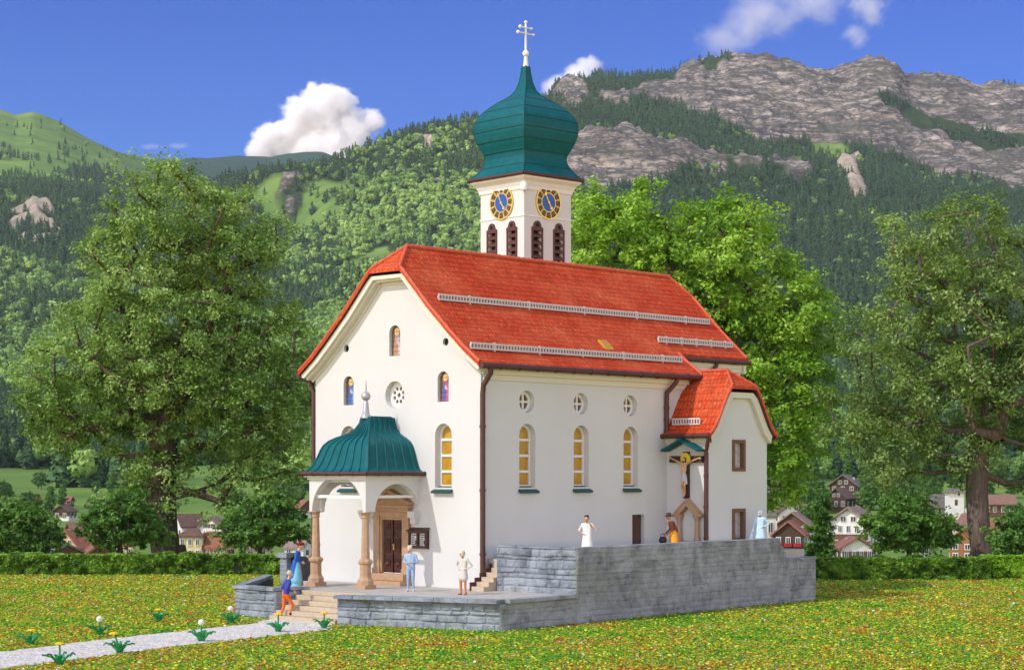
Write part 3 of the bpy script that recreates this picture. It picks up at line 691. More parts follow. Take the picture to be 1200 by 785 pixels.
# ------------------------------------------------------------------ leaves, trees, bushes, hedges
def leaf_cards(P, size, tint, up=.45, out=None):
    """one rhombic leaf per point; returns verts, quads"""
    N = len(P)
    nrm = RNG.normal(size=(N,3)); nrm /= np.linalg.norm(nrm, axis=1)[:,None]
    nrm[:,2] = np.abs(nrm[:,2])+up
    if out is not None: nrm += out*.7
    nrm /= np.linalg.norm(nrm, axis=1)[:,None]
    a = np.cross(nrm, RNG.normal(size=(N,3))); a /= np.linalg.norm(a, axis=1)[:,None]
    b = np.cross(nrm, a)
    s = (size*RNG.uniform(.6,1.3,N))[:,None]
    V = np.stack([P-a*s, P-b*s*.55+nrm*s*.12, P+a*s, P+b*s*.55+nrm*s*.12], 1).reshape(-1,3)
    return V, np.arange(N*4).reshape(-1,4)
def tubes_np(segs, n=6):
    """segs: (p0, p1, r0, r1) -> verts, quads"""
    V = []; Q = []; o = 0
    for p0, p1, r0, r1 in segs:
        p0 = np.array(p0); p1 = np.array(p1); dd = p1-p0; L = np.linalg.norm(dd)
        if L < 1e-5: continue
        dd /= L; a = np.cross(dd, [.31,.87,.21]); a /= np.linalg.norm(a); b = np.cross(dd, a)
        k = np.arange(n)*2*PI/n
        ring = np.cos(k)[:,None]*a+np.sin(k)[:,None]*b
        V.append(p0+ring*r0); V.append(p1+dd*r1*.4+ring*r1)
        for j in range(n): Q.append((o+j, o+(j+1)%n, o+n+(j+1)%n, o+n+j))
        o += 2*n
    return np.concatenate(V), np.array(Q)
def tree(name, base, lobes, trunk_top, r0, ncl, nleaf, lsize, csig, leafm, barkm, label, cat, group=None, lean=(0,0), fork=.35, tint0=.5, hang=.0, limbs=7, shell=.55, bare=0.0):
    """lobes: ellipsoids (cx,cy,cz,rx,ry,rz) round the base; limbs grow to clumps scattered through them"""
    root = empty(name, base); tag(root, label, cat, group)
    # trunk
    nodes = []; par = []
    nseg = 10
    for k in range(nseg+1):
        t = k/nseg
        nodes.append(np.array([lean[0]*t+.18*r0*4*math.sin(t*5+base[0]), lean[1]*t+.15*r0*4*math.cos(t*4.1+base[0]), trunk_top*t])); par.append(k-1)
    # clump centres
    vol = np.array([l[3]*l[4]*l[5] for l in lobes]); vol = vol**.75/np.sum(vol**.75)
    C = []; tries = 0
    md = csig*1.4
    while len(C) < ncl and tries < ncl*60:
        tries += 1
        l = lobes[RNG.choice(len(lobes), p=vol)]
        dv = RNG.normal(size=3); dv /= np.linalg.norm(dv); rr = RNG.random()**(shell*.55)
        p = np.array(l[:3])+dv*rr*np.array(l[3:])
        if p[2] < .12*trunk_top: continue
        if any(np.sum((p-q)**2) < md*md for q in C): continue
        C.append(p)
    C = np.array(C)
    # grow to each clump from the nearest older node, near ones first
    axis = np.array([lean[0]*.5, lean[1]*.5, trunk_top*.55]); order = np.argsort(np.linalg.norm((C-axis)*np.array([1,1,.7]), axis=1))
    tips = []
    for ci in order:
        p = C[ci]; NN = np.array(nodes)
        dd = NN-p; dist = np.linalg.norm(dd, axis=1)
        pen = np.where(NN[:,2] > p[2]+.3, 2.2, 0)*np.abs(NN[:,2]-p[2]) + np.where(np.arange(len(NN)) < int(nseg*fork), 50, 0)
        j = int(np.argmin(dist+pen))
        a = nodes[j]; L = dist[j]; ns = max(1, int(L/1.2)); prev = j
        sag = np.array([0,0,.16*L]); wob = RNG.normal(size=3)*.10*L
        for k in range(1, ns+1):
            t = k/ns
            q = a*(1-t)+p*t + (wob - sag*.6)*math.sin(PI*t)
            nodes.append(q); par.append(prev); prev = len(nodes)-1
        tips.append(prev)
    cnt = np.zeros(len(nodes))
    for tp in tips: cnt[tp] += 1
    for k in range(len(nodes)-1, 0, -1):
        if par[k] >= 0: cnt[par[k]] += cnt[k]
    tot = max(cnt[0], 1)
    rad = np.maximum(r0*(cnt/tot)**.5, .028)
    for k in range(nseg+1): rad[k] = max(rad[k], r0*(1-.75*k/nseg)) if k <= nseg*fork else rad[k]
    segs = [(nodes[par[k]], nodes[k], rad[par[k]] if rad[par[k]] < rad[k]*2.2 else rad[k]*1.25, rad[k]) for k in range(1, len(nodes))]
    # root flare
    segs.append((np.array([0,0,-.4]), np.array([0,0,.9]), r0*1.45, r0*1.02))
    V, Q = tubes_np(segs, 8)
    np_mesh('trunk', V, Q, barkm, parent=root, smooth=True)
    # leaves
    mean = C.mean(0)
    wgt = RNG.uniform(.45,1.5,len(C)); wgt /= wgt.sum()
    who = RNG.choice(len(C), nleaf, p=wgt)
    sg = csig*RNG.uniform(.7,1.25,len(C))
    off = RNG.normal(size=(nleaf,3)); ln = np.linalg.norm(off, axis=1)[:,None]; off = off/ln*np.minimum(ln,2.1)*.62
    # sub clumps make the edge ragged
    sub = RNG.normal(size=(len(C)*9,3))*.62; sid = who*9+RNG.integers(0,9,nleaf)
    P = C[who] + (sub[sid]*.90+off*.42)*sg[who][:,None]*np.array([1.1,1.1,.8])
    P[:,2] -= hang*np.abs(off[:,0])
    P[:,2] = np.maximum(P[:,2], .25)
    outv = P-C[who]; outv /= (np.linalg.norm(outv, axis=1)[:,None]+1e-6)
    V, Q = leaf_cards(P, lsize, None, .35, outv)
    tint = np.clip(tint0 + .16*RNG.normal(size=nleaf) + (.16*RNG.normal(size=len(C)))[who], 0, 1)
    np_mesh('crown', V, Q, leafm, {'tint': ('FLOAT', 'FACE', tint)}, parent=root)
    return root
def at(px, Y, z=0): return ((px-CXP)/FPX*Y, Y, z)
# three great trees
tree('broad_tree', at(200,124,-.3), [(0,0,13.5,7.0,6.5,6.6),(-4.8,0,11.2,4.8,5,4.2),(4.9,0,11.2,4.4,5,5.0),(.2,0,21.8,3.8,4,4.4),(3.9,0,20.2,3.4,3.4,3.6),(-2.4,0,18.6,3.4,3.4,3.2),(5.2,-.5,5.4,2.5,3,2.8),(-7.0,0,9.4,3.0,3,2.2),(6.4,0,13.8,3.0,3.5,3.6),(-1.2,-.8,5.4,2.6,2.6,2.2)],
     20.5, .95, 350, 132000, .125, 1.0, M['leaf_a'], M['bark2'], 'huge broad green tree standing behind the left hedge, its crown reaching the church', 'tree', None, (.4,0), .36, .5)
tree('maple_tree', at(826,127,-.5), [(-5.0,0,20.6,4.2,4.5,3.6),(1.2,0,19.8,4.2,4.5,4.0),(5.0,0,15.6,3.6,4.5,4.0),(5.5,0,10.8,3.0,4,4.0),(3.0,0,12.6,3.8,4.5,4.0),(-2.0,0,16.2,5.0,5,3.6),(-5.6,0,23.2,2.6,3,1.7),(1.9,0,22.6,2.4,3,1.5),(3.6,0,6.5,3.2,3.5,3.0)],
     18, .66, 240, 86000, .160, 1.05, M['leaf_b'], M['bark2'], 'bright yellow green tree rising behind the choir roof of the church', 'tree', None, (.6,0), .3, .55)
tree('broad_tree', at(1150,116,-.3), [(-1.2,0,14.2,6.6,6,6.2),(-5.2,0,12.2,4.4,5,4.2),(3.4,0,15.0,5.6,6,6.4),(-1.5,0,18.6,4.8,4,4.0),(-5.8,0,8.0,3.0,3.5,2.6),(-1.5,0,7.4,3.6,3.5,2.0),(5.0,0,8.5,3.6,4,4)],
     15, .66, 235, 84000, .122, 1.0, M['leaf_c'], M['bark'], 'tall olive green tree with a forked grey brown trunk behind the right hedge', 'tree', None, (.5,0), .40, .5)
# small garden trees behind the hedges
tree('garden_tree', at(142,117,-.2), [(0,0,2.8,2.2,2,1.5),(.3,0,3.9,1.3,1.3,1.0),(-1.5,0,2.3,1.1,1,.8),(1.6,0,2.2,1.1,1,.9)], 3.0, .16, 70, 9500, .135, .45, M['leaf_d'], M['bark2'], 'small round leafy tree left of the huge tree trunk, in front of red roofs', 'tree', 'garden trees behind the hedges')
tree('garden_tree', at(306,117,-.2), [(0,0,2.6,2.3,2,1.5),(.6,0,3.6,1.5,1.3,.9),(-1.6,0,2.2,1.0,1,.8),(1.8,0,2.5,1.1,1,.9)], 3.0, .15, 70, 9500, .135, .45, M['leaf_d'], M['bark2'], 'small dark leafy tree between the yellow houses and the church porch', 'tree', 'garden trees behind the hedges')
tree('garden_tree', at(18,115,-.2), [(0,0,2.2,2.4,2,1.8),(-1.2,0,3.2,1.4,1.3,1.0),(1.6,0,1.9,1.1,1,1.0)], 2.6, .16, 80, 11000, .135, .45, M['leaf_d'], M['bark2'], 'bushy green tree at the far left end of the left hedge', 'tree', 'garden trees behind the hedges')
tree('garden_tree', at(1066,113,-.2), [(0,0,2.6,2.3,2,1.6),(-.4,0,3.7,1.5,1.3,.9),(-1.9,0,2.8,1.0,1,.8),(1.9,0,2.4,1.1,1,1.0)], 3.0, .16, 80, 11000, .135, .45, M['leaf_d'], M['bark2'], 'small leafy tree behind the dark hedge, between the poplar and the forked tree', 'tree', 'garden trees behind the hedges', tint0=.6)
tree('garden_tree', at(1192,109,-.2), [(0,0,1.7,1.5,1.5,1.5),(.8,0,2.6,1.2,1.2,1.0)], 2.2, .12, 50, 8000, .135, .42, M['leaf_d'], M['bark2'], 'low leafy tree at the far right, beside the forked tree', 'tree', 'garden trees behind the hedges')
tree('poplar_tree', at(962,112,-.2), [(0,0,1.6,.62,.62,1.6),(0,0,3.0,.42,.42,1.4)], 4.0, .09, 60, 8500, .095, .30, M['leaf_d'], M['bark2'], 'narrow columnar poplar beside the end of the high stone wall', 'tree', None, (0,0), .1, .42)

def hedge(px0, px1, Y, h, dep, n, leafm, label, z=0):
    x0, x1 = (px0-CXP)/FPX*Y, (px1-CXP)/FPX*Y
    root = empty('hedge', ((x0+x1)/2, Y, z)); tag(root, label, 'hedge', 'hedges bordering the meadow')
    L = (x1-x0)/2
    mb = MB(); mb.box(-L+.05, L-.05, -dep/2+.12, dep/2-.12, 0, h-.16)
    mb.build('branches', plain('hedge_twigs', (.014,.022,.008), .9, .3), root)
    X = RNG.uniform(-L, L, n); f = RNG.random(n)
    yy = np.where(f < .62, -dep/2 + np.abs(RNG.normal(0,.10,n)), RNG.uniform(-dep/2, dep/2, n))
    zz = np.where(f < .62, RNG.uniform(.0, h, n), h-np.abs(RNG.normal(0,.07,n)))
    lump = .30*fbm(X*1.7, zz*2.2, oct=3, seed=90)
    yy = yy - np.where(f < .62, lump, 0); zz = zz + np.where(f >= .62, lump*.8, 0)
    P = np.stack([X, yy, np.maximum(zz, .03)], -1)
    outv = np.stack([np.zeros(n), np.where(f<.62,-1,0), np.where(f<.62,.3,1)], -1)
    V, Q = leaf_cards(P, .105, None, .25, outv)
    tint = np.clip(.48+.17*RNG.normal(size=n)+.5*fbm(X*2.4, zz*3, oct=2, seed=91), 0, 1)
    np_mesh('foliage', V, Q, leafm, {'tint': ('FLOAT', 'FACE', tint)}, parent=root)
hedge(-60, 349, 106.6, 1.12, 1.3, 46000, M['leaf_h'], 'long clipped green hedge left of the church, below the huge tree')
hedge(880, 1158, 101.5, 1.16, 1.3, 32000, M['leaf_h'], 'dark clipped hedge right of the stone wall, shaded by the church')
hedge(1152, 1290, 102.6, 1.22, 1.3, 17000, M['leaf_hb'], 'bright clipped hedge at the far right, below the forked tree')

# ------------------------------------------------------------------ village houses
HM = {}
def hm(c, kind='wall'):
    k = (c, kind)
    if k not in HM:
        nm = {'wall': 'house_render', 'wood': 'house_timber', 'roof': 'house_roof', 'paint': 'house_paint'}[kind]
        HM[k] = plain(nm, c, .8, .35 if kind in ('wood','roof') else .12, .6 if kind == 'wall' else 1.6, .3, .03, 8)
    return HM[k]
GLASS = plain('dark_window_glass', (.02,.022,.026), .15, .1, spec=.6)
def house(name, px, Y, w_, dep, eave, rise, yaw, lower, upper, roofc, label, cat='house', split=.5, rows=2, wins=3, sh=None, over=.9, balcony=False, flowers=False, chim=1, axis='x', group=None, dz=0, side=2, hip=False):
    """gabled house; the gable faces the viewer when axis is 'y', the eaves when axis is 'x'"""
    z = float(ground_z(px, Y)[0])+dz
    root = empty(name, ((px-CXP)/FPX*Y, Y, z), R(yaw)); tag(root, label, cat, group)
    hw, hd = w_/2, dep/2
    zs = eave*split
    mb = MB(); mb.box(-hw, hw, -hd, hd, -3, zs, 0)
    g = .03
    ridge = eave+rise
    if axis == 'y':
        prof = [(-hw-g, -hd-g, zs),(hw+g, -hd-g, zs),(hw+g, -hd-g, eave),(0, -hd-g, ridge),(-hw-g, -hd-g, eave)]
        mb.extrude(prof, (0, dep+2*g, 0), 1)
    else:
        prof = [(-hw-g, -hd-g, zs),(-hw-g, hd+g, zs),(-hw-g, hd+g, eave),(-hw-g, 0, ridge),(-hw-g, -hd-g, eave)]
        mb.extrude(prof, (w_+2*g, 0, 0), 1)
    mb.build('wall', [hm(lower), hm(upper, 'wood' if max(upper) < .3 else 'wall')], root)
    rb = MB(); t = .28; sl = rise/(hw if axis == 'y' else hd)
    half = (hw if axis == 'y' else hd)+over; le = (hd if axis == 'y' else hw)+over
    ze = eave-over*sl+t+.06; zr = ridge+t+.06
    hp = half*.75 if hip else 0
    if axis == 'y': vs = [(-half,-le,ze),(0,-le+hp,zr),(half,-le,ze),(-half,le,ze),(0,le-hp,zr),(half,le,ze)]
    else: vs = [(-le,-half,ze),(-le+hp,0,zr),(-le,half,ze),(le,-half,ze),(le-hp,0,zr),(le,half,ze)]
    fs = [(0,1,4,3),(1,2,5,4)]
    if axis == 'x': fs = [f[::-1] for f in fs]
    if hip:
        fs += [(0,2,1),(3,4,5)] if axis == 'y' else [(0,1,2),(3,5,4)]
    rb.shell(vs, fs, t)
    ro = rb.build('roof', hm(roofc, 'roof'), root)
    for k in range(chim):
        cb = MB(); cx = -hw*.35+k*hw*.9; cy = hd*.3
        if axis == 'y': zb = ridge-abs(cx)*sl
        else: zb = ridge-abs(cy)*sl
        q_ = min(.32, w_*.035); cb.box(cx-q_, cx+q_, cy-q_, cy+q_, zb-.3, zb+q_*3.4); cb.box(cx-q_*1.25, cx+q_*1.25, cy-q_*1.25, cy+q_*1.25, zb+q_*3.41, zb+q_*3.9)
        cb.build('chimney', hm((.45,.40,.36)), ro)
    # windows: each a part with frame, glass and shutters
    def win(x, y, zc, rz, ww=min(.95, .36*w_/max(wins,1)), wh=min(1.25, .5*eave/rows)):
        wb = MB(); wb.box(-ww/2-.1, ww/2+.1, -.10, .02, -wh/2-.1, wh/2+.1, 0); wb.box(-ww/2, -.05, -.14, -.10, -wh/2, wh/2, 1); wb.box(.05, ww/2, -.14, -.10, -wh/2, wh/2, 1)
        ms = [hm((.72,.70,.66), 'paint'), GLASS]
        if sh:
            wb.box(-ww/2-.1-ww*.5, -ww/2-.1, -.12, .02, -wh/2, wh/2, 2); wb.box(ww/2+.1, ww/2+.1+ww*.5, -.12, .02, -wh/2, wh/2, 2); ms.append(hm(sh, 'paint'))
        if flowers and zc < eave:
            wb.box(-ww/2-.3, ww/2+.3, -.5, -.16, -wh/2-.35, -wh/2+.12, len(ms)); ms.append(plain('geranium', (.45,.02,.02), .8, .7, 6))
        wb.build('window', ms, root, (x, y, zc), rz)
    zc0 = eave/rows
    for r_ in range(rows):
        zc = zc0*(r_+.52)
        for k in range(wins):
            win(-hw+w_*(k+.5)/wins, -hd-.04, zc, 0)
        for k in range(side):
            win(hw+.04, -hd+dep*(k+.5)/side, zc, R(90)); win(-hw-.04, -hd+dep*(k+.5)/side, zc, R(-90))
    if axis == 'y' and rise > 2.2:
        for k in (-1, 1): win(k*w_*.12, -hd-.04, eave+rise*.30, 0, w_*.11, rise*.32)
    if balcony:
        bb = MB(); zb = zs-.1
        bb.box(-hw-.2, hw+.2, -hd-1.3, -hd-.05, zb-.18, zb); bb.box(-hw-.2, hw+.2, -hd-1.32, -hd-1.24, zb+.25, zb+1.0)
        bb.box(-hw-.2, hw+.2, -hd-1.34, -hd-1.2, zb+1.004, zb+1.1)
        bb.build('balcony', hm((.16,.075,.035), 'wood'), root)
    return root
wt, cr, oc, wd, wd2, wd3 = (.68,.66,.62), (.58,.50,.34), (.55,.36,.16), (.075,.042,.026), (.13,.06,.03), (.30,.13,.05)
rr, rb_, rg, rp = (.30,.11,.06), (.15,.085,.06), (.17,.145,.13), (.29,.19,.16)
V_ = 'houses of the village behind the hedges'
def hs_(*a, **k): k.setdefault('group', V_); return house(*a, **k)
def place_house(name, px, base, wpx, top, yaw, lower, upper, roofc, label, frac=.36, **k):
    """a house where the valley floor meets the given row, as wide and tall as it shows"""
    Ys = np.arange(240, 1400, 2.); gz = ground_z(np.full(len(Ys), float(px)), Ys); rowy = HY-(gz-HC)*FPX/Ys
    j = int(np.argmin(np.where(Ys > 250, np.abs(rowy-base), 99))); Y = float(Ys[j]); sc = Y/FPX
    z0 = HC+(HY-base)*sc
    tot = (base-top)*sc; w_ = wpx*sc*(.88 if yaw else 1); ax = k.get('axis', 'y')
    k.setdefault('axis', 'y'); k.setdefault('rows', max(1, int(round(tot*(1-frac)/2.6)))); k.setdefault('wins', max(2, int(round(w_/2.6)))); k.setdefault('over', min(1.2, .09*w_))
    k.setdefault('group', V_)
    return house(name, px, Y, w_*.84, w_*.80, tot*(1-frac), tot*frac*.92, yaw, lower, upper, roofc, label, dz=z0-float(ground_z(px, Y)[0]), **k)
ph = place_house
# left of the church
ph('chalet', 76, 658, 52, 638, 24, cr, wd2, rg, 'low house with a grey roof and pale gable nearest the left hedge', .5, rows=1, split=.4)
ph('chalet', 93, 653, 54, 621, -34, oc, oc, rr, 'house with a big orange red tiled roof in the middle of the left cluster', .6, rows=1)
ph('chalet', 117, 660, 44, 636, 22, wd2, wd2, rr, 'brown house with a rust red gable roof beside the small round tree', .5, rows=1)
ph('chalet', 96, 640, 42, 612, -58, wd2, wd2, (.24,.12,.085), 'brown roofed chalet just behind the orange red roof', .5, rows=1)
ph('chalet', 71, 640, 26, 620, 62, wd2, wd2, rb_, 'small brown house with a dark red roof at the left of the cluster', .5, rows=1)
ph('villa', 98, 618, 15, 607, 6, wt, wt, rg, 'small white gabled house above the brown roofs on the left', .35)
ph('chalet', 76, 609, 27, 592, -15, wt, wd, rb_, 'dark chalet with a white ground floor on the left meadow slope', .4, split=.45)
ph('barn', 42, 590, 15, 580, 24, wd2, wd2, rr, 'reddish roofed barn on the green slope at the far left', .5, cat='barn', rows=1, wins=1, axis='x')
ph('barn', 79, 591, 16, 582, -12, wd2, wd2, rr, 'orange roofed barn in the green field left of the huge tree', .5, cat='barn', rows=1, wins=1, axis='x')
ph('villa', 145, 654, 30, 630, 10, oc, oc, rr, 'ochre house half hidden behind the small round leafy tree', .4)
ph('villa', 226, 654, 36, 621, -5, (.66,.53,.25), (.66,.53,.25), rb_, 'pale yellow two storey house beside the huge tree trunk', .22, rows=2, wins=3, sh=None, axis='x', hip=True)
ph('villa', 257, 655, 36, 624, -12, (.66,.53,.25), (.66,.53,.25), rr, 'low yellow house with a rust orange roof left of the dark garden tree', .52, rows=1, wins=3, sh=wd3, axis='x')
ph('villa', 251, 634, 40, 605, -14, wt, wt, (.36,.22,.175), 'white house with twin gable windows behind the low yellow house', .5, rows=1, wins=3, sh=wd2)
ph('villa', 221, 632, 36, 602, 32, wt, wt, rb_, 'white house with a brown roof just right of the huge tree trunk', .45, axis='x')
ph('villa', 357, 606, 22, 586, 30, wt, wd2, rr, 'white and brown house peeping out left of the porch roof', .4)
ph('villa', 352, 654, 36, 627, -30, wt, wt, rp, 'pink roofed house half hidden beside the porch columns', .5, axis='x')
ph('villa', 300, 655, 40, 630, 10, cr, cr, rp, 'pink roofed cream house hidden behind the dark garden tree', .5, axis='x')
# right of the church
ph('chalet', 926, 655, 46, 611, -16, wd, wd, (.32,.12,.08), 'dark timber chalet with red flower boxes behind the high wall', .34, rows=2, wins=3, flowers=True)
ph('villa', 934, 640, 48, 600, -26, wt, wd2, rp, 'white and brown house with a pinkish roof above the flower box chalet', .34, rows=2, wins=3, balcony=True, split=.6)
ph('villa', 922, 624, 36, 590, 10, wt, wt, rb_, 'white house with a low brown gable behind the pinkish roof', .34, rows=2)
ph('villa', 902, 655, 15, 599, 0, (.62,.58,.50), (.62,.58,.50), rg, 'plain pale house just right of the church annex', .12, rows=2, wins=1, axis='x')
ph('hotel', 1000, 652, 66, 594, -24, wt, wt, rp, 'large white guest house with brown balconies and a pink roof right of the poplar', .32, cat='hotel', rows=3, wins=5, balcony=True, side=3)
ph('villa', 1000, 656, 50, 630, 6, (.68,.66,.58), (.68,.66,.58), (.27,.115,.085), 'low white house with brown shuttered windows nearest the dark hedge', .45, rows=1, wins=4, sh=wd2)
ph('chalet', 919, 602, 54, 576, -10, wt, wd, rb_, 'dark chalet with a wide brown gable beside the church annex', .48, rows=1, split=.35)
ph('chalet', 921, 585, 40, 562, -8, wd2, wd2, rb_, 'reddish brown chalet with a light edged gable behind the wide brown gable', .48, rows=1)
ph('chalet', 903, 580, 28, 558, 20, wd2, wd2, rg, 'brown chalet highest on the slope beside the church annex', .4, axis='x', rows=2)
ph('chalet', 985, 598, 34, 572, -34, wd, wd, rb_, 'dark chalet with a brown roof above the pink roofed guest house', .42, rows=1)
ph('chalet', 991, 585, 42, 556, -22, wt, wd, rg, 'black brown chalet with white chimneys upslope from the guest house', .42, rows=2, chim=2, split=.35)
ph('chalet', 1029, 578, 31, 559, 4, wt, wt, (.085,.05,.04), 'small white chalet with a dark hipped roof upslope', .5, rows=1, wins=3, sh=wd3, hip=True, axis='x')
ph('chalet', 1046, 572, 32, 551, -14, wt, wd, rb_, 'topmost white and dark chalet under the left branches of the forked tree', .4, axis='x')
ph('villa', 1076, 652, 30, 622, 10, wt, wd3, rb_, 'brown roofed house hidden behind the small leafy tree on the right', .45, axis='x')
ph('villa', 1133, 642, 36, 602, 0, (.54,.43,.31), (.54,.43,.31), (.28,.14,.11), 'beige villa with a hipped dull red roof left of the forked trunk', .30, rows=2, wins=4, sh=wt, hip=True, axis='x')
ph('chalet', 1130, 656, 38, 621, -26, wd3, wd3, (.30,.12,.05), 'orange timber house by the hedge left of the forked trunk', .4, rows=2, wins=2)
ph('chalet', 1167, 656, 40, 612, 0, (.48,.25,.09), (.55,.42,.24), rr, 'ochre house with white windows right of the forked trunk', .25, rows=2, wins=4, axis='x', split=.5)
ph('barn', 1092, 604, 34, 579, 14, wd2, wd2, rg, 'grey brown roofed barn left of the white tower', .55, cat='barn', axis='x', rows=1)
ph('barn', 1172, 604, 34, 580, 0, wd2, wd2, (.26,.14,.10), 'long brown roofed barn right of the forked trunk', .4, cat='barn', axis='x', rows=1)
ph('villa', 1138, 612, 17, 582, -6, wt, wt, rg, 'narrow white gabled house beside the white tower', .35, rows=1, wins=1, side=1, chim=0)
# the village church tower: white shaft under a flat pyramid cap
z0 = HC+(HY-614)*470/FPX; tw = empty('church_tower', ((1118.5-CXP)/FPX*470, 470, z0)); tag(tw, 'plain white tower with a flat dark cap behind the forked tree', 'tower')
mb = MB(); mb.box(-1.9,1.9,-1.9,1.9,-4,7.6); mb.build('wall', hm(wt), tw)
mb = MB(); mb.lathe([(3.6,7.6),(3.5,7.8),(.05,9.0)], (0,0,0), 4, 0, False, rot=PI/4); mb.build('roof', hm(rg,'roof'), tw)
mb = MB(); mb.box(-.35,.35,-1.94,-1.88,4.6,6.0); mb.build('window', GLASS, tw)
# leafy trees and shrubs standing between the houses: three shapes, copied
vt = []
for k, (sh_, lm) in enumerate((([(0,0,4.6,2.7,2.7,3.2),(.9,.5,6.6,1.9,1.9,1.8),(-1.3,0,3.4,1.7,1.7,1.6)],'leaf_d'),([(0,0,3.2,2.6,2.4,2.1),(1.5,0,2.6,1.5,1.5,1.4),(-1.4,0,2.8,1.6,1.4,1.6)],'leaf_a'),([(0,0,5.2,2.2,2.2,3.8),(0,0,8.4,1.3,1.3,2.2)],'leaf_d'))):
    t_ = tree('village_tree', (0,0,0), sh_, (5.,3.4,8.)[k], .2, 46, 3400, .30, .62, M[lm], M['bark2'], 'leafy green tree standing between the village houses', 'tree', 'trees between the village houses'); vt.append(t_)
VT = [(30,600,0),(120,604,1),(110,600,1),(58,604,0),(50,620,1),(60,596,2),(128,616,0),(160,632,0),(172,612,1),(186,630,1),(280,618,0),(292,606,1),(270,604,1),(318,622,1),(334,612,0),(340,640,1),(205,600,1),
      (912,590,1),(948,596,0),(952,612,2),(958,628,1),(946,640,0),(960,586,0),(940,574,2),(955,566,2),(978,566,0),(1010,596,1),(1018,590,0),(1040,600,1),(1052,586,0),(1062,600,2),(1068,578,0),(1080,588,2),(1085,612,1),(1050,618,0),(1040,632,1),(1100,620,1),(1102,636,0),(1118,622,1),(1098,576,0),(1145,578,0),(1158,586,2),(1185,584,0),(1190,604,1),(1186,622,0),(1150,612,1),(1195,640,0),(1012,572,2),(1088,570,0),(1120,568,2),(1170,570,0)]
VT += [(random.uniform(898,1205), random.uniform(563,606), random.choice((0,0,1,2))) for _ in range(34)] + [(random.uniform(-20,200), random.uniform(566,600), random.choice((0,0,1,2))) for _ in range(14)] + [(random.uniform(270,360), random.uniform(575,604), 0) for _ in range(6)]
for k, (px_, by, kind) in enumerate(VT):
    Ys = np.arange(240, 1200, 3.); rowy = HY-(ground_z(np.full(len(Ys), float(px_)), Ys)-HC)*FPX/Ys
    Y = float(Ys[int(np.argmin(np.abs(rowy-by)))])+3
    o = vt[kind] if all(v is not vt[kind] or v.location.length < 1 for v in vt) and vt[kind].location.length < 1 else copy_tree(vt[kind])
    o.location = ((px_-CXP)/FPX*Y, Y, float(ground_z(px_, Y)[0])-.2); o.rotation_euler = (0,0,k*1.7); o.scale = (random.uniform(.55,.95),)*3

# ------------------------------------------------------------------ dandelions by the path
FL_G = plain('dandelion_leaf', (.015,.26,.07), .5, .3, 12); FL_Y = plain('dandelion_yellow', (.80,.55,.01), .7, .2, 30, .5, .02, 40); FL_W = plain('dandelion_clock', (.78,.76,.70), .8, .1, 30, .5, .02, 40)
def dandelion(X, Y, heads, s, label):
    root = empty('dandelion', (X, Y, .01), random.random()*6); tag(root, label, 'flower', 'dandelions along the gravel path')
    mb = MB(); n = random.choice((7,8,9))
    for k in range(n):
        a = 2*PI*k/n+random.uniform(-.25,.25); L = s*random.uniform(.34,.52); c, sn = math.cos(a), math.sin(a)
        top = []; 
        for j in range(7):
            t = j/6; r = L*t; zz = s*(.36*math.sin(PI*.58*t)*random.uniform(.85,1.1)); wd_ = s*.075*(1-.75*t)*(1.35 if j % 2 else .8)
            top += [(c*r-sn*wd_, sn*r+c*wd_, zz), (c*r, sn*r, zz-.02*s), (c*r+sn*wd_, sn*r-c*wd_, zz)]
        fs = []
        for j in range(6):
            for q in (0,1): fs.append((j*3+q, j*3+q+1, j*3+3+q+1, j*3+3+q))
        mb.shell(top, fs, .03*s)
    mb.build('leaves', FL_G, root)
    for (dx, dy, h, kind) in heads:
        mb = MB(); mb.tube([(0,0,.02),(dx*.3*s,dy*.3*s,h*.5*s),(dx*s,dy*s,h*s)], [.036*s,.03*s,.026*s], 7); mb.build('stem', FL_G, root)
        mb = MB(); rr_ = (.125 if kind == 'y' else .10)*s
        if kind == 'y':
            for k in range(22):
                a = k*2.4; q = math.sqrt(k/22)*rr_
                mb.ball((dx*s+math.cos(a)*q, dy*s+math.sin(a)*q, h*s+.03*s-q*q*2), .046*s, 0, 6, 1, 1, .8)
        else:
            for k in range(40):
                t = 1-2*(k+.5)/40; a = k*2.4; q = math.sqrt(1-t*t)
                mb.ball((dx*s+math.cos(a)*q*rr_*.8, dy*s+math.sin(a)*q*rr_*.8, h*s+.04*s+t*rr_*.8), .030*s, 0, 6)
        mb.build('flower_head', FL_Y if kind == 'y' else FL_W, root)
FLS = [((117,745), [(-.08,.0,.52,'w'),(.22,.05,.50,'w')], .92, 'dandelion clock plant with two white heads on the meadow left of the path'),
       ((186,729), [(0,0,.50,'y')], .82, 'yellow dandelion farthest from the gravel path, near the left hedge'),
       ((270,731), [(0,0,.52,'w')], .90, 'white dandelion clock beside the left low stone wall'),
       ((36,756), [(.05,0,.48,'y')], .88, 'yellow dandelion leftmost on the meadow above the path'),
       ((140,766), [(.15,0,.60,'y')], .92, 'yellow dandelion on the lower path edge, between two others'),
       ((236,752), [(0,0,.58,'w')], .92, 'white dandelion clock growing in the middle stretch of the gravel path'),
       ((70,780), [(0,0,.62,'y')], .90, 'yellow dandelion nearest the viewer at the path edge'),
       ((326,741), [(0,0,.62,'y')], .90, 'yellow dandelion at the path just below the man on the steps'),
       ((380,737), [(0,0,.58,'y')], .86, 'yellow dandelion in front of the stone steps, right of the path')]
for (px, py), hd_, s, lb in FLS:
    Y = HC*FPX/(py-HY); dandelion((px-CXP)/FPX*Y, Y, hd_, s*1.12, lb)
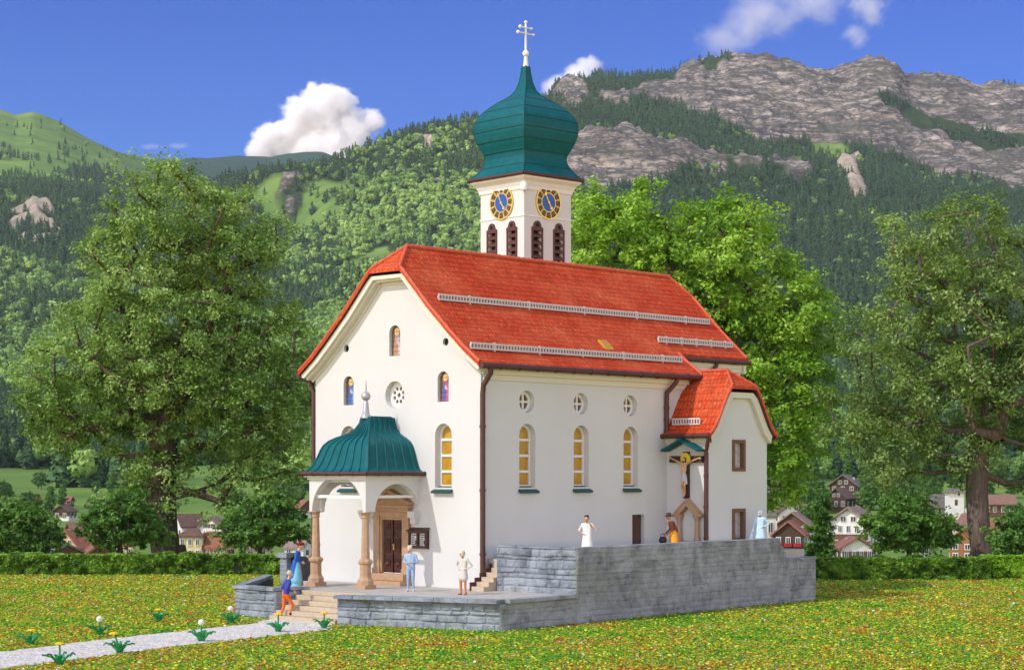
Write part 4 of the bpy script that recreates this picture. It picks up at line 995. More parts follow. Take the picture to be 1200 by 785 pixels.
# ------------------------------------------------------------------ the church (u right along the facade, v back along the nave, z up)
T = 1.08
church = empty('church', CH, A)
tag(church, 'white baroque village church with red tiled roof and teal onion domed tower', 'church')
UC = -4.87; WN = 9.74; ZE = 9.77
def arch(cx, z0, z1, w, n=14):
    r = w/2; pts = [(cx-r, z0), (cx+r, z0)]
    for k in range(n+1):
        a = PI*k/n; pts.append((cx+r*math.cos(a), z1-r+r*math.sin(a)))
    return pts
def circle(cx, cz, r, n=24): return [(cx+r*math.cos(2*PI*k/n), cz+r*math.sin(2*PI*k/n)) for k in range(n)]
def rect(x0, x1, z0, z1): return [(x0,z0),(x1,z0),(x1,z1),(x0,z1)]
def wall_holes(mb, outer, holes, to3, depth, nrm, m=0):
    """flat wall with real openings and their reveals; to3 maps wall (x,z) to a point, nrm points outward"""
    loops = [outer]+[h[0] for h in holes]
    flat = [p for l in loops for p in l]
    tri = tessellate_polygon([[Vector((p[0], p[1], 0)) for p in l] for l in loops])
    vs = [to3(*p) for p in flat]; fs = []
    nv = Vector(nrm)
    for t in tri:
        a, b, c = [Vector(vs[k]) for k in t]
        fs.append(t if (b-a).cross(c-a).dot(nv) > 0 else t[::-1])
    mb.add(vs, fs, m)
    for h in holes:
        L = h[0]; dd = h[1] if len(h) > 1 else depth; n = len(L)
        a = [Vector(to3(*p)) for p in L]; b = [p-nv*dd for p in a]
        c2 = sum(a, Vector())/n
        f = []
        for k in range(n):
            q = (k, (k+1) % n, n+(k+1) % n, n+k)
            P = a+b; nn = (P[q[1]]-P[q[0]]).cross(P[q[3]]-P[q[0]])
            f.append(q if nn.dot(c2-P[q[0]]) > 0 else q[::-1])
        mb.add(a+b, f, m)
# gable profile of the roof, half (distance from the centre line, height)
PROF = [(5.32,9.84),(4.46,10.46),(3.68,11.12),(2.47,12.21),(1.10,13.60),(.90,13.78),(0,14.80)]
def prof_z(x):
    xs = [p[0] for p in PROF][::-1]; zs = [p[1] for p in PROF][::-1]
    return float(np.interp(abs(x), xs, zs))
# --- nave walls
mb = MB()
SAD = 2.79
fac = [(-WN,-.2),(0,-.2),(0,ZE)]
for x in (4.4,3.68,2.9,2.0,1.10): fac.append((UC+x, prof_z(x)-.42))
fac += [(UC+.88,13.3),(UC-.88,13.3)]
for x in (1.10,2.0,2.9,3.68,4.4): fac.append((UC-x, prof_z(x)-.42))
fac.append((-WN, ZE))
LONG = (5.0, 7.52, .94)
holes = [(arch(UC+SAD, 8.38, 9.58, .62),.20),(arch(UC-SAD, 8.38, 9.58, .62),.20),(arch(UC, 10.30, 11.54, .64),.20),
         (circle(UC, 8.72, .56),.34),(arch(UC+2.80, *LONG),.36),(arch(UC-2.80, *LONG),.36),
         (circle(UC+2.93, 10.73, .16, 14),.12),(circle(UC-2.93, 10.73, .16, 14),.12),(rect(UC-.70, UC+.54, 1.55, 3.75),.06)]
wall_holes(mb, fac, holes, lambda x, z: (x, 0, z), .35, (0,-1,0))
NL = 12.75
SW = (2.64, 5.88, 9.02)
holes = [(arch(v, *LONG),.42) for v in SW] + [(circle(v-.03, 8.40, .44),.34) for v in SW] + [(rect(9.12, 9.92, 2.2, 3.82),.22)]
wall_holes(mb, [(0,-.2),(NL,-.2),(NL,ZE),(0,ZE)], holes, lambda y, z: (0, y, z), .35, (1,0,0))
mb.add([(-WN,0,-.2),(-WN,NL,-.2),(-WN,NL,ZE),(-WN,0,ZE)], [(0,3,2,1)])
mb.add([(0,NL,-.2),(-WN,NL,-.2),(-WN,NL,ZE+.3),(0,NL,ZE+.3)], [(0,1,2,3)])
# choir walls, set in from the nave
CU = -.98
mb.box(-WN-CU, CU, NL+.002, 18.0, -.2, 10.55)
mb.extrude([(CU, 18.0, 10.55),(UC+1.0, 18.0, 13.2),(UC-1.0, 18.0, 13.2),(-WN-CU, 18.0, 10.55)], (0,-.3,0))
nave = mb.build('nave_wall', M['plaster'], church)
# dark lining behind the small vents and the openings
mb = MB()
for s in (1,-1): mb.box(UC+s*2.93-.2, UC+s*2.93+.2, .115, .13, 10.5, 10.95)
mb.build('vent', M['dark'], church)

# --- cornice along gable and eaves
mb = MB()
def gable_band(mb, inset0, inset1, v0, v1, m=0):
    top = [(UC+x, z-inset0) for x, z in PROF[:-2]] + [(UC+PROF[-2][0], 13.74-inset0)]
    low = []
    pts = PROF[:-1]
    for k, (x, z) in enumerate(pts):
        a = Vector(pts[max(k-1,0)]); b = Vector(pts[min(k+1,len(pts)-1)]); t = (b-a).normalized(); n = Vector((-t.y, t.x))
        if n.y > 0: n = -n
        low.append((UC+x+n.x*inset1*.95, z-.02+n.y*inset1*.95))
    low[-1] = (UC+.80, 13.74-inset1)
    Rt = top; Rl = low
    Lt = [(2*UC-x, z) for x, z in top]; Ll = [(2*UC-x, z) for x, z in low]
    up = Rt + Lt[::-1]; dn = Rl + Ll[::-1]
    n = len(up)
    vs = [(x, v0, z) for x, z in up]+[(x, v0, z) for x, z in dn]+[(x, v1, z) for x, z in up]+[(x, v1, z) for x, z in dn]
    fs = []
    for k in range(n-1):
        fs += [(k, k+1, n+k+1, n+k)[::-1], (n+k, n+k+1, 3*n+k+1, 3*n+k)[::-1], (2*n+k, 2*n+k+1, k+1, k)[::-1]]
    fs += [(0, n, 3*n, 2*n), (n-1, 2*n-1, 4*n-1, 3*n-1)[::-1]]
    mb.add(vs, fs, m)
gable_band(mb, .20, .36, -.46, .0)
gable_band(mb, .20, .45, -.30, .0)
gable_band(mb, .20, .56, -.05, .0)
for z0, z1, q in ((9.18,9.40,.07),(9.40,9.58,.18),(9.58,9.70,.30)): mb.box(.002, q, .1, NL, z0+.001, z1)
for z0, z1, q in ((10.15,10.32,.05),(10.32,10.5,.10)): mb.box(CU+.002, CU+q, NL+.02, 18.15, z0, z1-.001)
mb.box(-.5-WN*0-5.0, CU+.2, 18.002, 18.15, 10.1, 10.45)
mb.build('cornice', M['trim'], church)

# --- roof
def half_roof(side, pts, t, v_of):
    """pts: (dist, z, v0, v1)"""
    vs = []; fs = []
    for x, z, v0, v1 in pts:
        vs += [(UC+side*x, v0, z), (UC+side*x, v1, z)]
    for k in range(len(pts)-1):
        q = (2*k, 2*k+1, 2*k+3, 2*k+2)
        fs.append(q if side > 0 else q[::-1])
    return vs, fs
V0, V1, VN = -.58, 18.35, 13.35
mb = MB()
clip = lambda x: (0 if x >= .90 else (1-x/.90))
def rng(x, ve): return (V0+clip(x)*1.25, ve-(clip(x)*.75 if ve > 14 else 0))
xch = UC+4.02      # choir eave at u = -0.85
allp = [5.32,5.0,4.7,4.46,4.02,3.68,3.1,2.47,1.8,1.10,.90,0]
for s in (1,-1):
    lowp = [(x, prof_z(x), *rng(x, VN)) for x in allp if x >= 4.02]
    vs, fs = half_roof(s, lowp, .2, None); mb.shell(vs, fs, .16, 0, 1)
    upp = [(x, prof_z(x)+.001, *rng(x, V1)) for x in allp if x <= 4.02]
    vs, fs = half_roof(s, upp, .2, None); mb.shell(vs, fs, .16, 0, 1)
    chp = [(x, prof_z(x)+.004+.05*(x-4.02), VN-.9 if x > 4.02 else VN-.9, V1) for x in (4.06,4.02)]
    vs, fs = half_roof(s, chp, .2, None); mb.shell(vs, fs, .15, 0, 1)
z9 = prof_z(.9)
mb.shell([(UC-.90, V0, z9-.003),(UC+.90, V0, z9-.003),(UC, V0+1.25, 14.797)], [(0,1,2)], .14, 2, 1)
mb.shell([(UC-.90, V1, z9-.003),(UC+.90, V1, z9-.003),(UC, V1-.75, 14.797)], [(1,0,2)], .14, 2, 1)
roof = mb.build('roof', [M['tile_v'], M['brownwood'], M['tile_u']], church)
# ridge caps, one mesh: pattern of the ridge
mb = MB()
def caps(mb, a, b, n, r):
    a = Vector(a); b = Vector(b)
    for k in range(n):
        p = a.lerp(b, k/n); q = a.lerp(b, (k+1.12)/n)
        mb.tube([p+Vector((0,0,.01)), q+Vector((0,0,.035))], [r*.82, r*1.12], 8)
caps(mb, (UC, V0+1.25, 14.78), (UC, V1-.75, 14.78), 56, .085)
for s in (1,-1):
    caps(mb, (UC+s*.90, V0, z9), (UC, V0+1.25, 14.78), 5, .07); caps(mb, (UC+s*.90, V1, z9), (UC, V1-.75, 14.78), 4, .07)
mb.build('ridge_tiles', M['tile_ridge'], roof)
# verge tiles down the gable edges
for s in (1,-1):
    mb = MB(); pts = [(UC+s*x, V0+.05, prof_z(x)+.015) for x in allp[:-1]]
    mb.tube(pts, .075, 8); mb.build('verge_tiles', M['tile_ridge'], roof); mb = MB()
    pts = [(UC+s*x, VN-.04, prof_z(x)+.015) for x in allp if x >= 4.02]
    mb.tube(pts, .07, 8); mb.build('verge_tiles', M['tile_ridge'], roof); mb = MB()
    pts = [(UC+s*x, V1-.04, prof_z(x)+.015) for x in allp if .9 <= x <= 4.02]
    mb.tube(pts, .07, 8); mb.build('verge_tiles', M['tile_ridge'], roof)
# skylight
mb = MB(); x0, x1, y0, y1 = 4.08, 3.66, 8.3, 8.85
vs = [(UC+x0,y0,prof_z(x0)+.06),(UC+x0,y1,prof_z(x0)+.06),(UC+x1,y1,prof_z(x1)+.06),(UC+x1,y0,prof_z(x1)+.06)]
mb.shell(vs, [(0,1,2,3)], .12, 0)
vs2 = [tuple(Vector(p).lerp(sum((Vector(q) for q in vs), Vector())/4, .22)+Vector((0,0,.012))) for p in vs]
mb.shell(vs2, [(0,1,2,3)], .02, 1)
mb.build('skylight', [plain('yellow_frame', (.62,.36,.01), .5), plain('skylight_glass', (.50,.22,.02), .3, .2)], roof)
def snow_guard(x, ya, yb, h=.29, parent=None, f=prof_z):
    mb = MB(); u = UC+x; z = f(x); 
    n = int((yb-ya)/.17)
    mb.box(u-.04, u+.04, ya, yb, z+h-.07, z+h); mb.box(u-.04, u+.05, ya, yb, z+.03, z+.09)
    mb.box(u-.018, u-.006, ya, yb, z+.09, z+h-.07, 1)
    for k in range(n+1):
        y = ya+(yb-ya)*k/n; mb.box(u-.03, u+.03, y-.035, y+.035, z+.09, z+h-.07)
    for k in range(5):
        y = ya+(yb-ya)*(k+.5)/5; mb.box(u-.045, u+.045, y-.03, y+.03, z-.05, z+h+.03)
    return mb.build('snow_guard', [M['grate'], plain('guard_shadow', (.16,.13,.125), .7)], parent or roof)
snow_guard(2.28, .25, 17.75); snow_guard(4.62, -.30, 12.75); snow_guard(3.50, 12.55, 17.9)
snow_guard(-2.28, .25, 17.75); snow_guard(-4.62, -.30, 12.75)
# gutters and downpipes
def gutter(name, pts, r, parent, brk=1.0):
    mb = MB(); mb.tube(pts, r, 10)
    a, b = Vector(pts[0]), Vector(pts[-1]); n = max(2, int((b-a).length/brk))
    for k in range(n+1):
        p = a.lerp(b, k/n); d_ = (b-a).normalized()
        mb.tube([p-d_*.03, p+d_*.03], r*1.22, 10)
    return mb.build(name, M['brown'], parent)
ZG = 9.70
gutter('gutter', [(.52,-.5,ZG),(.52,VN,ZG)], .115, church); gutter('gutter', [(-WN-.52,-.5,ZG),(-WN-.52,VN,ZG)], .115, church)
gutter('gutter', [(UC+4.13,12.6,10.60),(UC+4.13,V1,10.60)], .10, church)
def pipe(pts, r, parent=church):
    mb = MB(); mb.tube(pts, r, 10)
    for k in range(3):
        z = pts[-2][2]+(pts[-1][2]-pts[-2][2])*(k+.5)/3; mb.lathe([(r*1.25,-.05),(r*1.25,.05)], (pts[-1][0], pts[-1][1], z), 10)
    return mb.build('downpipe', M['brown'], parent)
pipe([(.50,.05,9.66),(.48,.05,9.42),(.16,-.02,8.95),(.12,-.02,8.6),(.12,-.02,1.2)], .105)
pipe([(.50,11.55,9.66),(.46,11.5,9.45),(.14,11.28,9.0),(.12,11.28,8.6),(.12,11.28,7.15)], .10)
pipe([(UC+4.12,16.0,10.55),(CU+.22,15.9,10.35),(CU+.12,15.6,10.1),(CU+.12,15.5,9.95),(CU+.12,15.5,9.2)], .085)
pipe([(-WN-.50,.05,9.66),(-WN-.40,.05,9.42),(-WN-.12,.0,8.95),(-WN-.12,.0,1.2)], .10)

# --- windows (x along the wall, y into the wall, z up)
def arc_strip(mb, cx, cz, r0, r1, a0, a1, y0, y1, n=14, m=0):
    for k in range(n):
        p, q = a0+(a1-a0)*k/n, a0+(a1-a0)*(k+1)/n
        L = [(cx+r0*math.cos(p), y0, cz+r0*math.sin(p)),(cx+r1*math.cos(p), y0, cz+r1*math.sin(p)),(cx+r1*math.cos(q), y0, cz+r1*math.sin(q)),(cx+r0*math.cos(q), y0, cz+r0*math.sin(q))]
        mb.extrude(L[::-1], (0, y1-y0, 0), m)
def long_window(u, v, rz):
    z0, z1, w_ = LONG; h = z1-z0; r = w_/2; d0 = .27
    mb = MB(); fw = .10
    mb.box(-r, -r+fw, d0, d0+.09, 0, h-r); mb.box(r-fw, r, d0, d0+.09, 0, h-r); mb.box(-r+fw, r-fw, d0, d0+.09, 0, fw)
    arc_strip(mb, 0, h-r, r-fw, r, 0, PI, d0, d0+.09)
    for k in (1,2,3): mb.box(-r+fw, r-fw, d0+.004, d0+.085, h*k/4-.05, h*k/4+.05)
    o = mb.build('window', M['white'], church, (u, v, z0), rz)
    mb = MB(); mb.extrude([(p[0], d0+.06, p[1]) for p in arch(0, .0, h, w_-.02)][::-1], (0,.02,0)); mb.build('pane', M['amber'], o)
    mb = MB(); vs = [(-r,.28,.06),(r,.28,.06),(r+.08,-.16,-.14),(-r-.08,-.16,-.14)]
    mb.shell(vs, [(0,3,2,1)], .09); mb.build('sill', M['tealdk'], o)
for s in (1,-1): long_window(UC+s*2.80, 0, 0)
for v in SW: long_window(0, v, R(90))
def round_window(u, v, rz):
    mb = MB(); r = .44
    arc_strip(mb, 0, 0, r-.13, r-.005, 0, 2*PI, .22, .30, 28)
    mb.box(-.045, .045, .215, .295, -r+.1, r-.1); mb.box(-r+.1, -.046, .215, .295, -.04, .04); mb.box(.046, r-.1, .215, .295, -.04, .04)
    o = mb.build('round_window', M['white'], church, (u, v, 8.40), rz)
    mb = MB(); mb.extrude([(p[0], .28, p[1]) for p in circle(0, 0, r-.02)][::-1], (0,.02,0)); mb.build('pane', plain('brown_glass', (.17,.075,.02), .3, .4, 6), o)
for v in SW: round_window(0, v-.03, R(90))
# rose window: eight round lights cut through a white plate
mb = MB(); hs8 = [(circle(.275*math.cos(PI*k/4+.39), .275*math.sin(PI*k/4+.39), .085, 10),.06) for k in range(8)] + [(circle(0,0,.10,12),.06)]
wall_holes(mb, circle(0,0,.55,32), hs8, lambda x, z: (x, .24, z), .06, (0,-1,0))
rw_ = mb.build('rose_window', M['white'], church, (UC, 0, 8.72))
mb = MB(); mb.extrude([(p[0], .305, p[1]) for p in circle(0,0,.54)][::-1], (0,.02,0)); mb.build('pane', plain('rose_glass', (.20,.13,.05), .3, .4, 9), rw_)
# stained glass saints
def saint(u, z0, h, w_, cols):
    mb = MB(); mb.extrude([(p[0], .15, p[1]) for p in arch(0,0,h,w_)][::-1], (0,.03,0), 0)
    y = .146
    def poly(pts, m):
        nonlocal y
        mb.extrude([(x*w_, y, q*h) for x, q in pts][::-1], (0,.0035,0), m); y -= .004
    poly([(-.34,.02),(.34,.02),(.36,.28),(.28,.55),(.16,.70),(-.16,.70),(-.28,.52),(-.36,.25)], 1)
    poly([(-.30,.02),(-.02,.02),(.06,.30),(-.06,.60),(-.22,.62),(-.30,.35)], 2)
    poly([(.10,.10),(.28,.05),(.26,.40),(.12,.52)], 3)
    poly([(-.10,.44),(.14,.40),(.20,.48),(-.06,.54)], 4)
    poly([(x*.24, .80+q*.13) for x, q in circle(0,0,1,14)], 5)
    poly([(x*.13, .79+q*.075) for x, q in circle(0,0,1,12)], 6)
    for k in range(1,6): mb.box(-w_*.48, w_*.48, .108, .113, h*k/6.2-.006, h*k/6.2+.006, 7)
    return mb.build('stained_glass_window', [plain('glass_%s' % n, c, .25, .35, 9, spec=.6) for n, c in zip(('ground','robe','mantle','lining','sleeve','halo','face','lead'), cols)], church, (u, 0, z0))
saint(UC-SAD, 8.38, 1.2, .60, [(.10,.07,.05),(.03,.16,.50),(.02,.08,.36),(.10,.30,.55),(.65,.6,.6),(.75,.45,.05),(.62,.40,.28),(.03,.02,.02)])
saint(UC+SAD, 8.38, 1.2, .60, [(.13,.08,.04),(.42,.04,.20),(.05,.06,.34),(.50,.10,.26),(.62,.6,.66),(.70,.40,.05),(.62,.40,.28),(.03,.02,.02)])
saint(UC, 10.30, 1.24, .62, [(.15,.09,.05),(.40,.30,.36),(.45,.20,.08),(.55,.50,.52),(.55,.50,.6),(.70,.42,.05),(.5,.3,.2),(.05,.03,.03)])
# --- main door: sandstone frame, panelled leaf, pediment
DC = UC-.08
mb = MB()
for s in (1,-1):
    mb.box(DC+s*.86-.17, DC+s*.86+.17, -.16, -.002, 1.50, 4.02); mb.box(DC+s*.64-.05, DC+s*.64+.05, -.10, .03, 1.55, 3.80)
    mb.box(DC+s*.86-.21, DC+s*.86+.21, -.20, -.003, 1.46, 1.72); mb.box(DC+s*.86-.20, DC+s*.86+.20, -.20, -.003, 3.70, 3.82)
mb.box(DC-.70, DC+.70, -.14, -.004, 3.78, 4.02); mb.box(DC-.59, DC+.59, -.095, .03, 3.68, 3.779)
mb.box(DC-1.10, DC+1.10, -.24, -.002, 4.02, 4.16); mb.box(DC-1.18, DC+1.18, -.34, -.003, 4.16, 4.28)
mb.extrude([(DC-1.18,-.24,4.282),(DC+1.18,-.24,4.282),(DC,-.24,4.80)], (0,.22,0))
for s in (1,-1):
    mb.extrude([(DC+s*1.24,-.36,4.29),(DC,-.36,4.82),(DC,-.36,4.93),(DC+s*1.30,-.36,4.38)][::(1 if s < 0 else -1)], (0,.40,0))
portal = mb.build('portal', M['sand'], church, bevel=.012)
mb = MB(); mb.box(UC-.70, UC+.54, .20, .27, 1.55, 3.75); DY = -.185
for r_ in range(3):
    z0, z1 = ((1.62,2.15),(2.25,3.05),(3.18,3.68))[r_]
    for s in (0,1):
        x0 = UC-.66+s*.60; mb.box(x0+.04, x0+.52, .165, .199, z0, z1); mb.box(x0+.12, x0+.44, .14, .164, z0+.1, z1-.1)
        if r_ == 1:
            for k in range(4): mb.tube([(x0+.14+k*.085,.135,z0+.12),(x0+.14+k*.085,.135,z1-.12)], .02, 6)
        else: mb.ball((x0+.28,.13,(z0+z1)/2), .11, 0, 10, 1, .4, 1)
mb.box(UC-.11, UC-.05, .12, .198, 1.56, 3.74)
mb.v = [(x, y+DY, z) for x, y, z in mb.v]
door = mb.build('door', plain('carved_door_wood', (.085,.025,.014), .45, .5, 9, .3, .01, 30), church)
mb = MB(); mb.box(UC+.0, UC+.05, .09, .198, 2.48, 2.72); mb.ball((UC+.025,.07,2.66), .035); mb.v = [(x, y+DY, z) for x, y, z in mb.v]; mb.build('handle', M['gold'], door)
mb = MB(); mb.box(DC-1.16, DC+1.16, -.72, -.004, .9, 1.24); mb.box(DC-1.0, DC+1.0, -.42, -.006, 1.244, 1.52)
mb.build('door_step', M['sand'], church, bevel=.02)
# --- side door (brown boards in the long wall)
mb = MB(); mb.box(-.26, -.19, 9.10, 9.94, 2.2, 3.84)
for k in range(7): mb.box(-.189, -.165, 9.16, 9.88, 2.3+k*.21, 2.3+k*.21+.15)
sd = mb.build('door', M['brownwood'], church); sd['label'] = 'narrow brown slatted side door'

# --- porch
PU, PV = -5.10, -2.72     # centre line and front arcade plane
PW = 1.47
porch = MB()
def arcade(mb, x0, x1, spring, top, rz, to3, vec):
    r = (x1-x0)/2-.16; cx = (x0+x1)/2; n = 20
    loop = [(x0, spring),(cx-r, spring)] + [(cx-r*math.cos(PI*k/n), spring+(r*.92)*math.sin(PI*k/n)) for k in range(1, n)] + [(cx+r, spring),(x1, spring),(x1, top),(x0, top)]
    mb.extrude([to3(x, z) for x, z in loop], vec, 0)
arcade(porch, PU-PW-.2, PU+PW+.2, 4.05, 5.50, 0, lambda x, z: (x, PV-.17, z), (0,.34,0))
for s in (1,-1):
    arcade(porch, PV+.173, .16, 4.05, 5.498, 0, lambda y, z, s=s: (PU+s*(PW+.197), y, z), (-s*.34,0,0))
    porch.box(PU+s*PW-.19, PU+s*PW+.19, -.30, -.002, 3.78, 4.047); porch.box(PU+s*PW-.14, PU+s*PW+.14, -.2, -.003, 3.55, 3.778)
for q, z0, z1 in ((.06,5.30,5.40),(.16,5.40,5.497)):
    porch.box(PU-PW-.2-q, PU+PW+.2+q, PV-.17-q, -.01, z0+.003, z1)
porch.box(PU-PW-.1, PU+PW+.1, PV+.1, -.01, 5.20, 5.30)
po = porch.build('porch', M['plaster'], church)
def column(u, v):
    mb = MB()
    mb.box(u-.30,u+.30,v-.30,v+.30,T-.1,T+.14); 
    mb.lathe([(.33,T+.141),(.33,T+.30),(.27,T+.38),(.235,T+.46),(.235,T+.92),(.30,T+.98),(.31,T+1.06),(.25,T+1.12),(.175,T+1.16),(.18,T+1.25),(.165,T+1.9),(.14,T+2.72),(.17,T+2.74),(.17,T+2.79),(.145,T+2.81),(.185,T+2.90),(.21,T+2.93)], (u,v,0), 8, 0, False, rot=PI/8)
    mb.box(u-.24,u+.24,v-.24,v+.24,T+2.931,T+2.969)
    return mb.build('column', M['sand'], po, bevel=.012)
column(PU+PW, PV); column(PU-PW, PV)
mb = MB()
mb.box(PU-PW-.1, PU+PW+.1, PV-.04, PV+.04, 4.58, 4.70)
for s in (1,-1): mb.box(PU+s*PW-.04, PU+s*PW+.04, PV+.05, -.0, 4.585, 4.695)
mb.build('tie_beam', M['white'], po)
# bell shaped copper roof: rings (offset from centre line, height)
BELL = [(1.94,5.58),(1.86,5.62),(1.72,5.72),(1.60,5.95),(1.50,6.20),(1.42,6.45),(1.33,6.66),(1.18,6.83),(.97,6.96),(.76,7.06),(.58,7.15),(.41,7.33),(.29,7.55),(.24,7.80)]
def vf(d_): return -1.40-(d_-.25)*(1.66/1.71)
def bell(s): 
    ds = [b[0] for b in BELL]; k = s*(len(BELL)-1); i = min(int(k), len(BELL)-2); f = k-i
    return ds[i]*(1-f)+ds[i+1]*f, BELL[i][1]*(1-f)+BELL[i+1][1]*f
mb = MB(); NSV = 33
ring = []
for sidx in range(NSV):
    d_, z = bell(sidx/(NSV-1)); v0 = vf(d_)
    pts = []
    for k in range(21): pts.append((PU+d_, 0+(v0)*k/20, z))
    for k in range(1,21): pts.append((PU+d_-2*d_*k/20, v0, z))
    for k in range(1,21): pts.append((PU-d_, v0*(1-k/20), z))
    ring.append(pts)
npt = len(ring[0]); vs = [p for r_ in ring for p in r_]
fs = [(i*npt+k+1, i*npt+k, (i+1)*npt+k, (i+1)*npt+k+1)[::-1] for i in range(NSV-1) for k in range(npt-1)]
fs = [f[::-1] for f in fs]
mb.add(vs, fs, 0, True)
mb.add(ring[-1], [tuple(range(npt))[::-1]])
pr = mb.build('porch_roof', M['teal'], po)
mb = MB()
def seam(fun):
    pts = [fun(*bell(k/26)) for k in range(27)]
    mb.tube(pts, .036, 6)
for t in (.10,.28,.46,.64,.82):
    for s in (1,-1):
        seam(lambda d_, z, t=t, s=s: (PU+s*(d_+.01), (vf(d_))*t, z+.01))
for t in (-.72,-.43,-.14,.14,.43,.72): seam(lambda d_, z, t=t: (PU+d_*t, vf(d_)-.01, z+.01))
for s in (1,-1): seam(lambda d_, z, s=s: (PU+s*d_, vf(d_), z+.005))
mb.tube([(PU,-1.38,7.80),(PU,0,7.80)], .06, 6)
mb.build('seams', M['teal'], pr)
mb = MB(); g = 1.98; zg = 5.545; gv = vf(1.96)-.04
for a, b in (((PU+g,-.01,zg),(PU+g,gv,zg)),((PU+g,gv,zg),(PU-g,gv,zg)),((PU-g,gv,zg),(PU-g,-.01,zg))):
    mb.tube([a,b], .085, 10)
    n = 5; aa, bb = Vector(a), Vector(b)
    for k in range(n+1):
        p = aa.lerp(bb, k/n); q = (bb-aa).normalized(); mb.tube([p-q*.03,p+q*.03], .10, 8)
mb.build('gutter', M['brown'], po)
mb = MB(); zt = 7.78; mb.lathe([(.20,-.02),(.20,.10),(.15,.12),(.10,.62),(.075,.66),(.06,.70)], (PU,-1.36,zt), 12); mb.ball((PU,-1.36,zt+.86), .19, 0, 14); mb.lathe([(.05,1.02),(.008,1.52)], (PU,-1.36,zt), 8)
mb.build('finial', M['silver'], po)

# --- annex on the right side
AU, A0, A1 = 2.28, 11.42, 15.55
AC = (A0+A1)/2
AP = [(2.42,7.20),(2.20,7.36),(1.92,7.66),(1.66,8.06),(1.42,8.48),(1.12,8.95),(.86,9.28),(0,10.0)]
def az(x): return float(np.interp(abs(x), [p[0] for p in AP][::-1], [p[1] for p in AP][::-1]))
CL = .62
mb = MB()
gp = [(A0,1.6),(A1,1.6),(A1,7.12)] + [(AC+x, az(x)-.34) for x in (1.92,1.66,1.42,1.12,.9)] + [(AC+.74,8.92),(AC-.74,8.92)] + [(AC-x, az(x)-.34) for x in (.9,1.12,1.42,1.66,1.92)] + [(A0,7.12)]
gw = [(rect(AC-.36,AC+.36,2.75,3.95),.22),(rect(AC-.36,AC+.36,5.75,6.90),.22)]
wall_holes(mb, gp, gw, lambda y, z: (AU, y, z), .22, (1,0,0))
mb.add([(0.002,A0,1.6),(AU,A0,1.6),(AU,A0,7.12),(.002,A0,7.12)], [(0,1,2,3)])
mb.add([(0.002,A1,1.6),(AU,A1,1.6),(AU,A1,7.12),(.002,A1,7.12)], [(0,3,2,1)])
annex = mb.build('annex_wall', M['plaster'], church)
mb = MB()
for q, z0, z1 in ((.07,6.86,7.0),(.18,7.0,7.13)): mb.box(.004, AU-.05, A0-q, A0-.002, z0+.001, z1)
vsu = [(AC+x, az(x)-.17) for x in (2.2,1.92,1.66,1.42,1.12,.80)]; lo = [(AC+x-.26, az(x)-.40) for x in (2.2,1.92,1.66,1.42,1.12,.80)]
lo[0] = (AC+2.10, 6.86); lo[-1] = (AC+.66, 8.78); vsu[-1] = (AC+.80, 9.02)
up = vsu+[(2*AC-y, z) for y, z in vsu][::-1]; dn = lo+[(2*AC-y, z) for y, z in lo][::-1]; n = len(up)
vs = [(AU+.20,y,z) for y,z in up]+[(AU+.20,y,z) for y,z in dn]+[(AU,y,z) for y,z in dn]
fs = []
for k in range(n-1): fs += [(k,k+1,n+k+1,n+k)[::-1],(n+k,n+k+1,2*n+k+1,2*n+k)[::-1]]
mb.add(vs, [f[::-1] for f in fs]); mb.build('cornice', M['trim'], annex)
mb = MB(); ax = [2.42,2.2,1.92,1.66,1.42,1.12,.86,CL,0]; EU = AU+.34
for s in (1,-1):
    vs = []; fs = []
    for x in ax:
        e = EU-(0 if x >= CL+.24 else (1-x/.86)*.95); vs += [(-4.0,AC+s*x,az(x)),(e,AC+s*x,az(x))]
    for k in range(len(ax)-1):
        q = (2*k,2*k+1,2*k+3,2*k+2); fs.append(q if s < 0 else q[::-1])
    mb.shell(vs, fs, .13, 0, 1)
mb.shell([(EU,AC-.86,az(.86)-.003),(EU,AC+.86,az(.86)-.003),(EU-.95,AC,9.997)], [(0,1,2)], .12, 2, 1)
ar = mb.build('annex_roof', [M['tile_u'], M['brownwood'], M['tile_v']], church)
mb = MB(); caps(mb, (EU-.95,AC,9.99), (-1.0,AC,9.99), 10, .075)
for s in (1,-1): caps(mb, (EU,AC+s*.86,az(.86)), (EU-.95,AC,9.99), 4, .065); mb.tube([(EU-.03,AC+s*x,az(x)+.015) for x in ax[:-2]], .065, 8)
mb.build('ridge_tiles', M['tile_ridge'], ar)
mb = MB(); y = AC-1.98; z = az(1.98); mb.box(.25,1.75,y-.03,y+.03,z+.26,z+.32); mb.box(.25,1.75,y-.03,y+.03,z+.03,z+.08)
for k in range(11): mb.box(.25+k*.145,.25+k*.145+.06,y-.025,y+.025,z+.08,z+.26)
mb.build('snow_guard', M['grate'], ar)
gutter('gutter', [(.05,A0-.36,7.14),(AU+.30,A0-.36,7.14)], .095, church, .8)
gutter('gutter', [(.05,A1+.36,7.14),(AU+.30,A1+.36,7.14)], .095, church, .8)
pipe([(AU+.22,A0-.30,7.08),(AU+.12,A0-.26,6.75),(AU-.06,A0-.12,6.4),(AU-.06,A0-.12,6.1),(AU-.06,A0-.12,2.2)], .085)
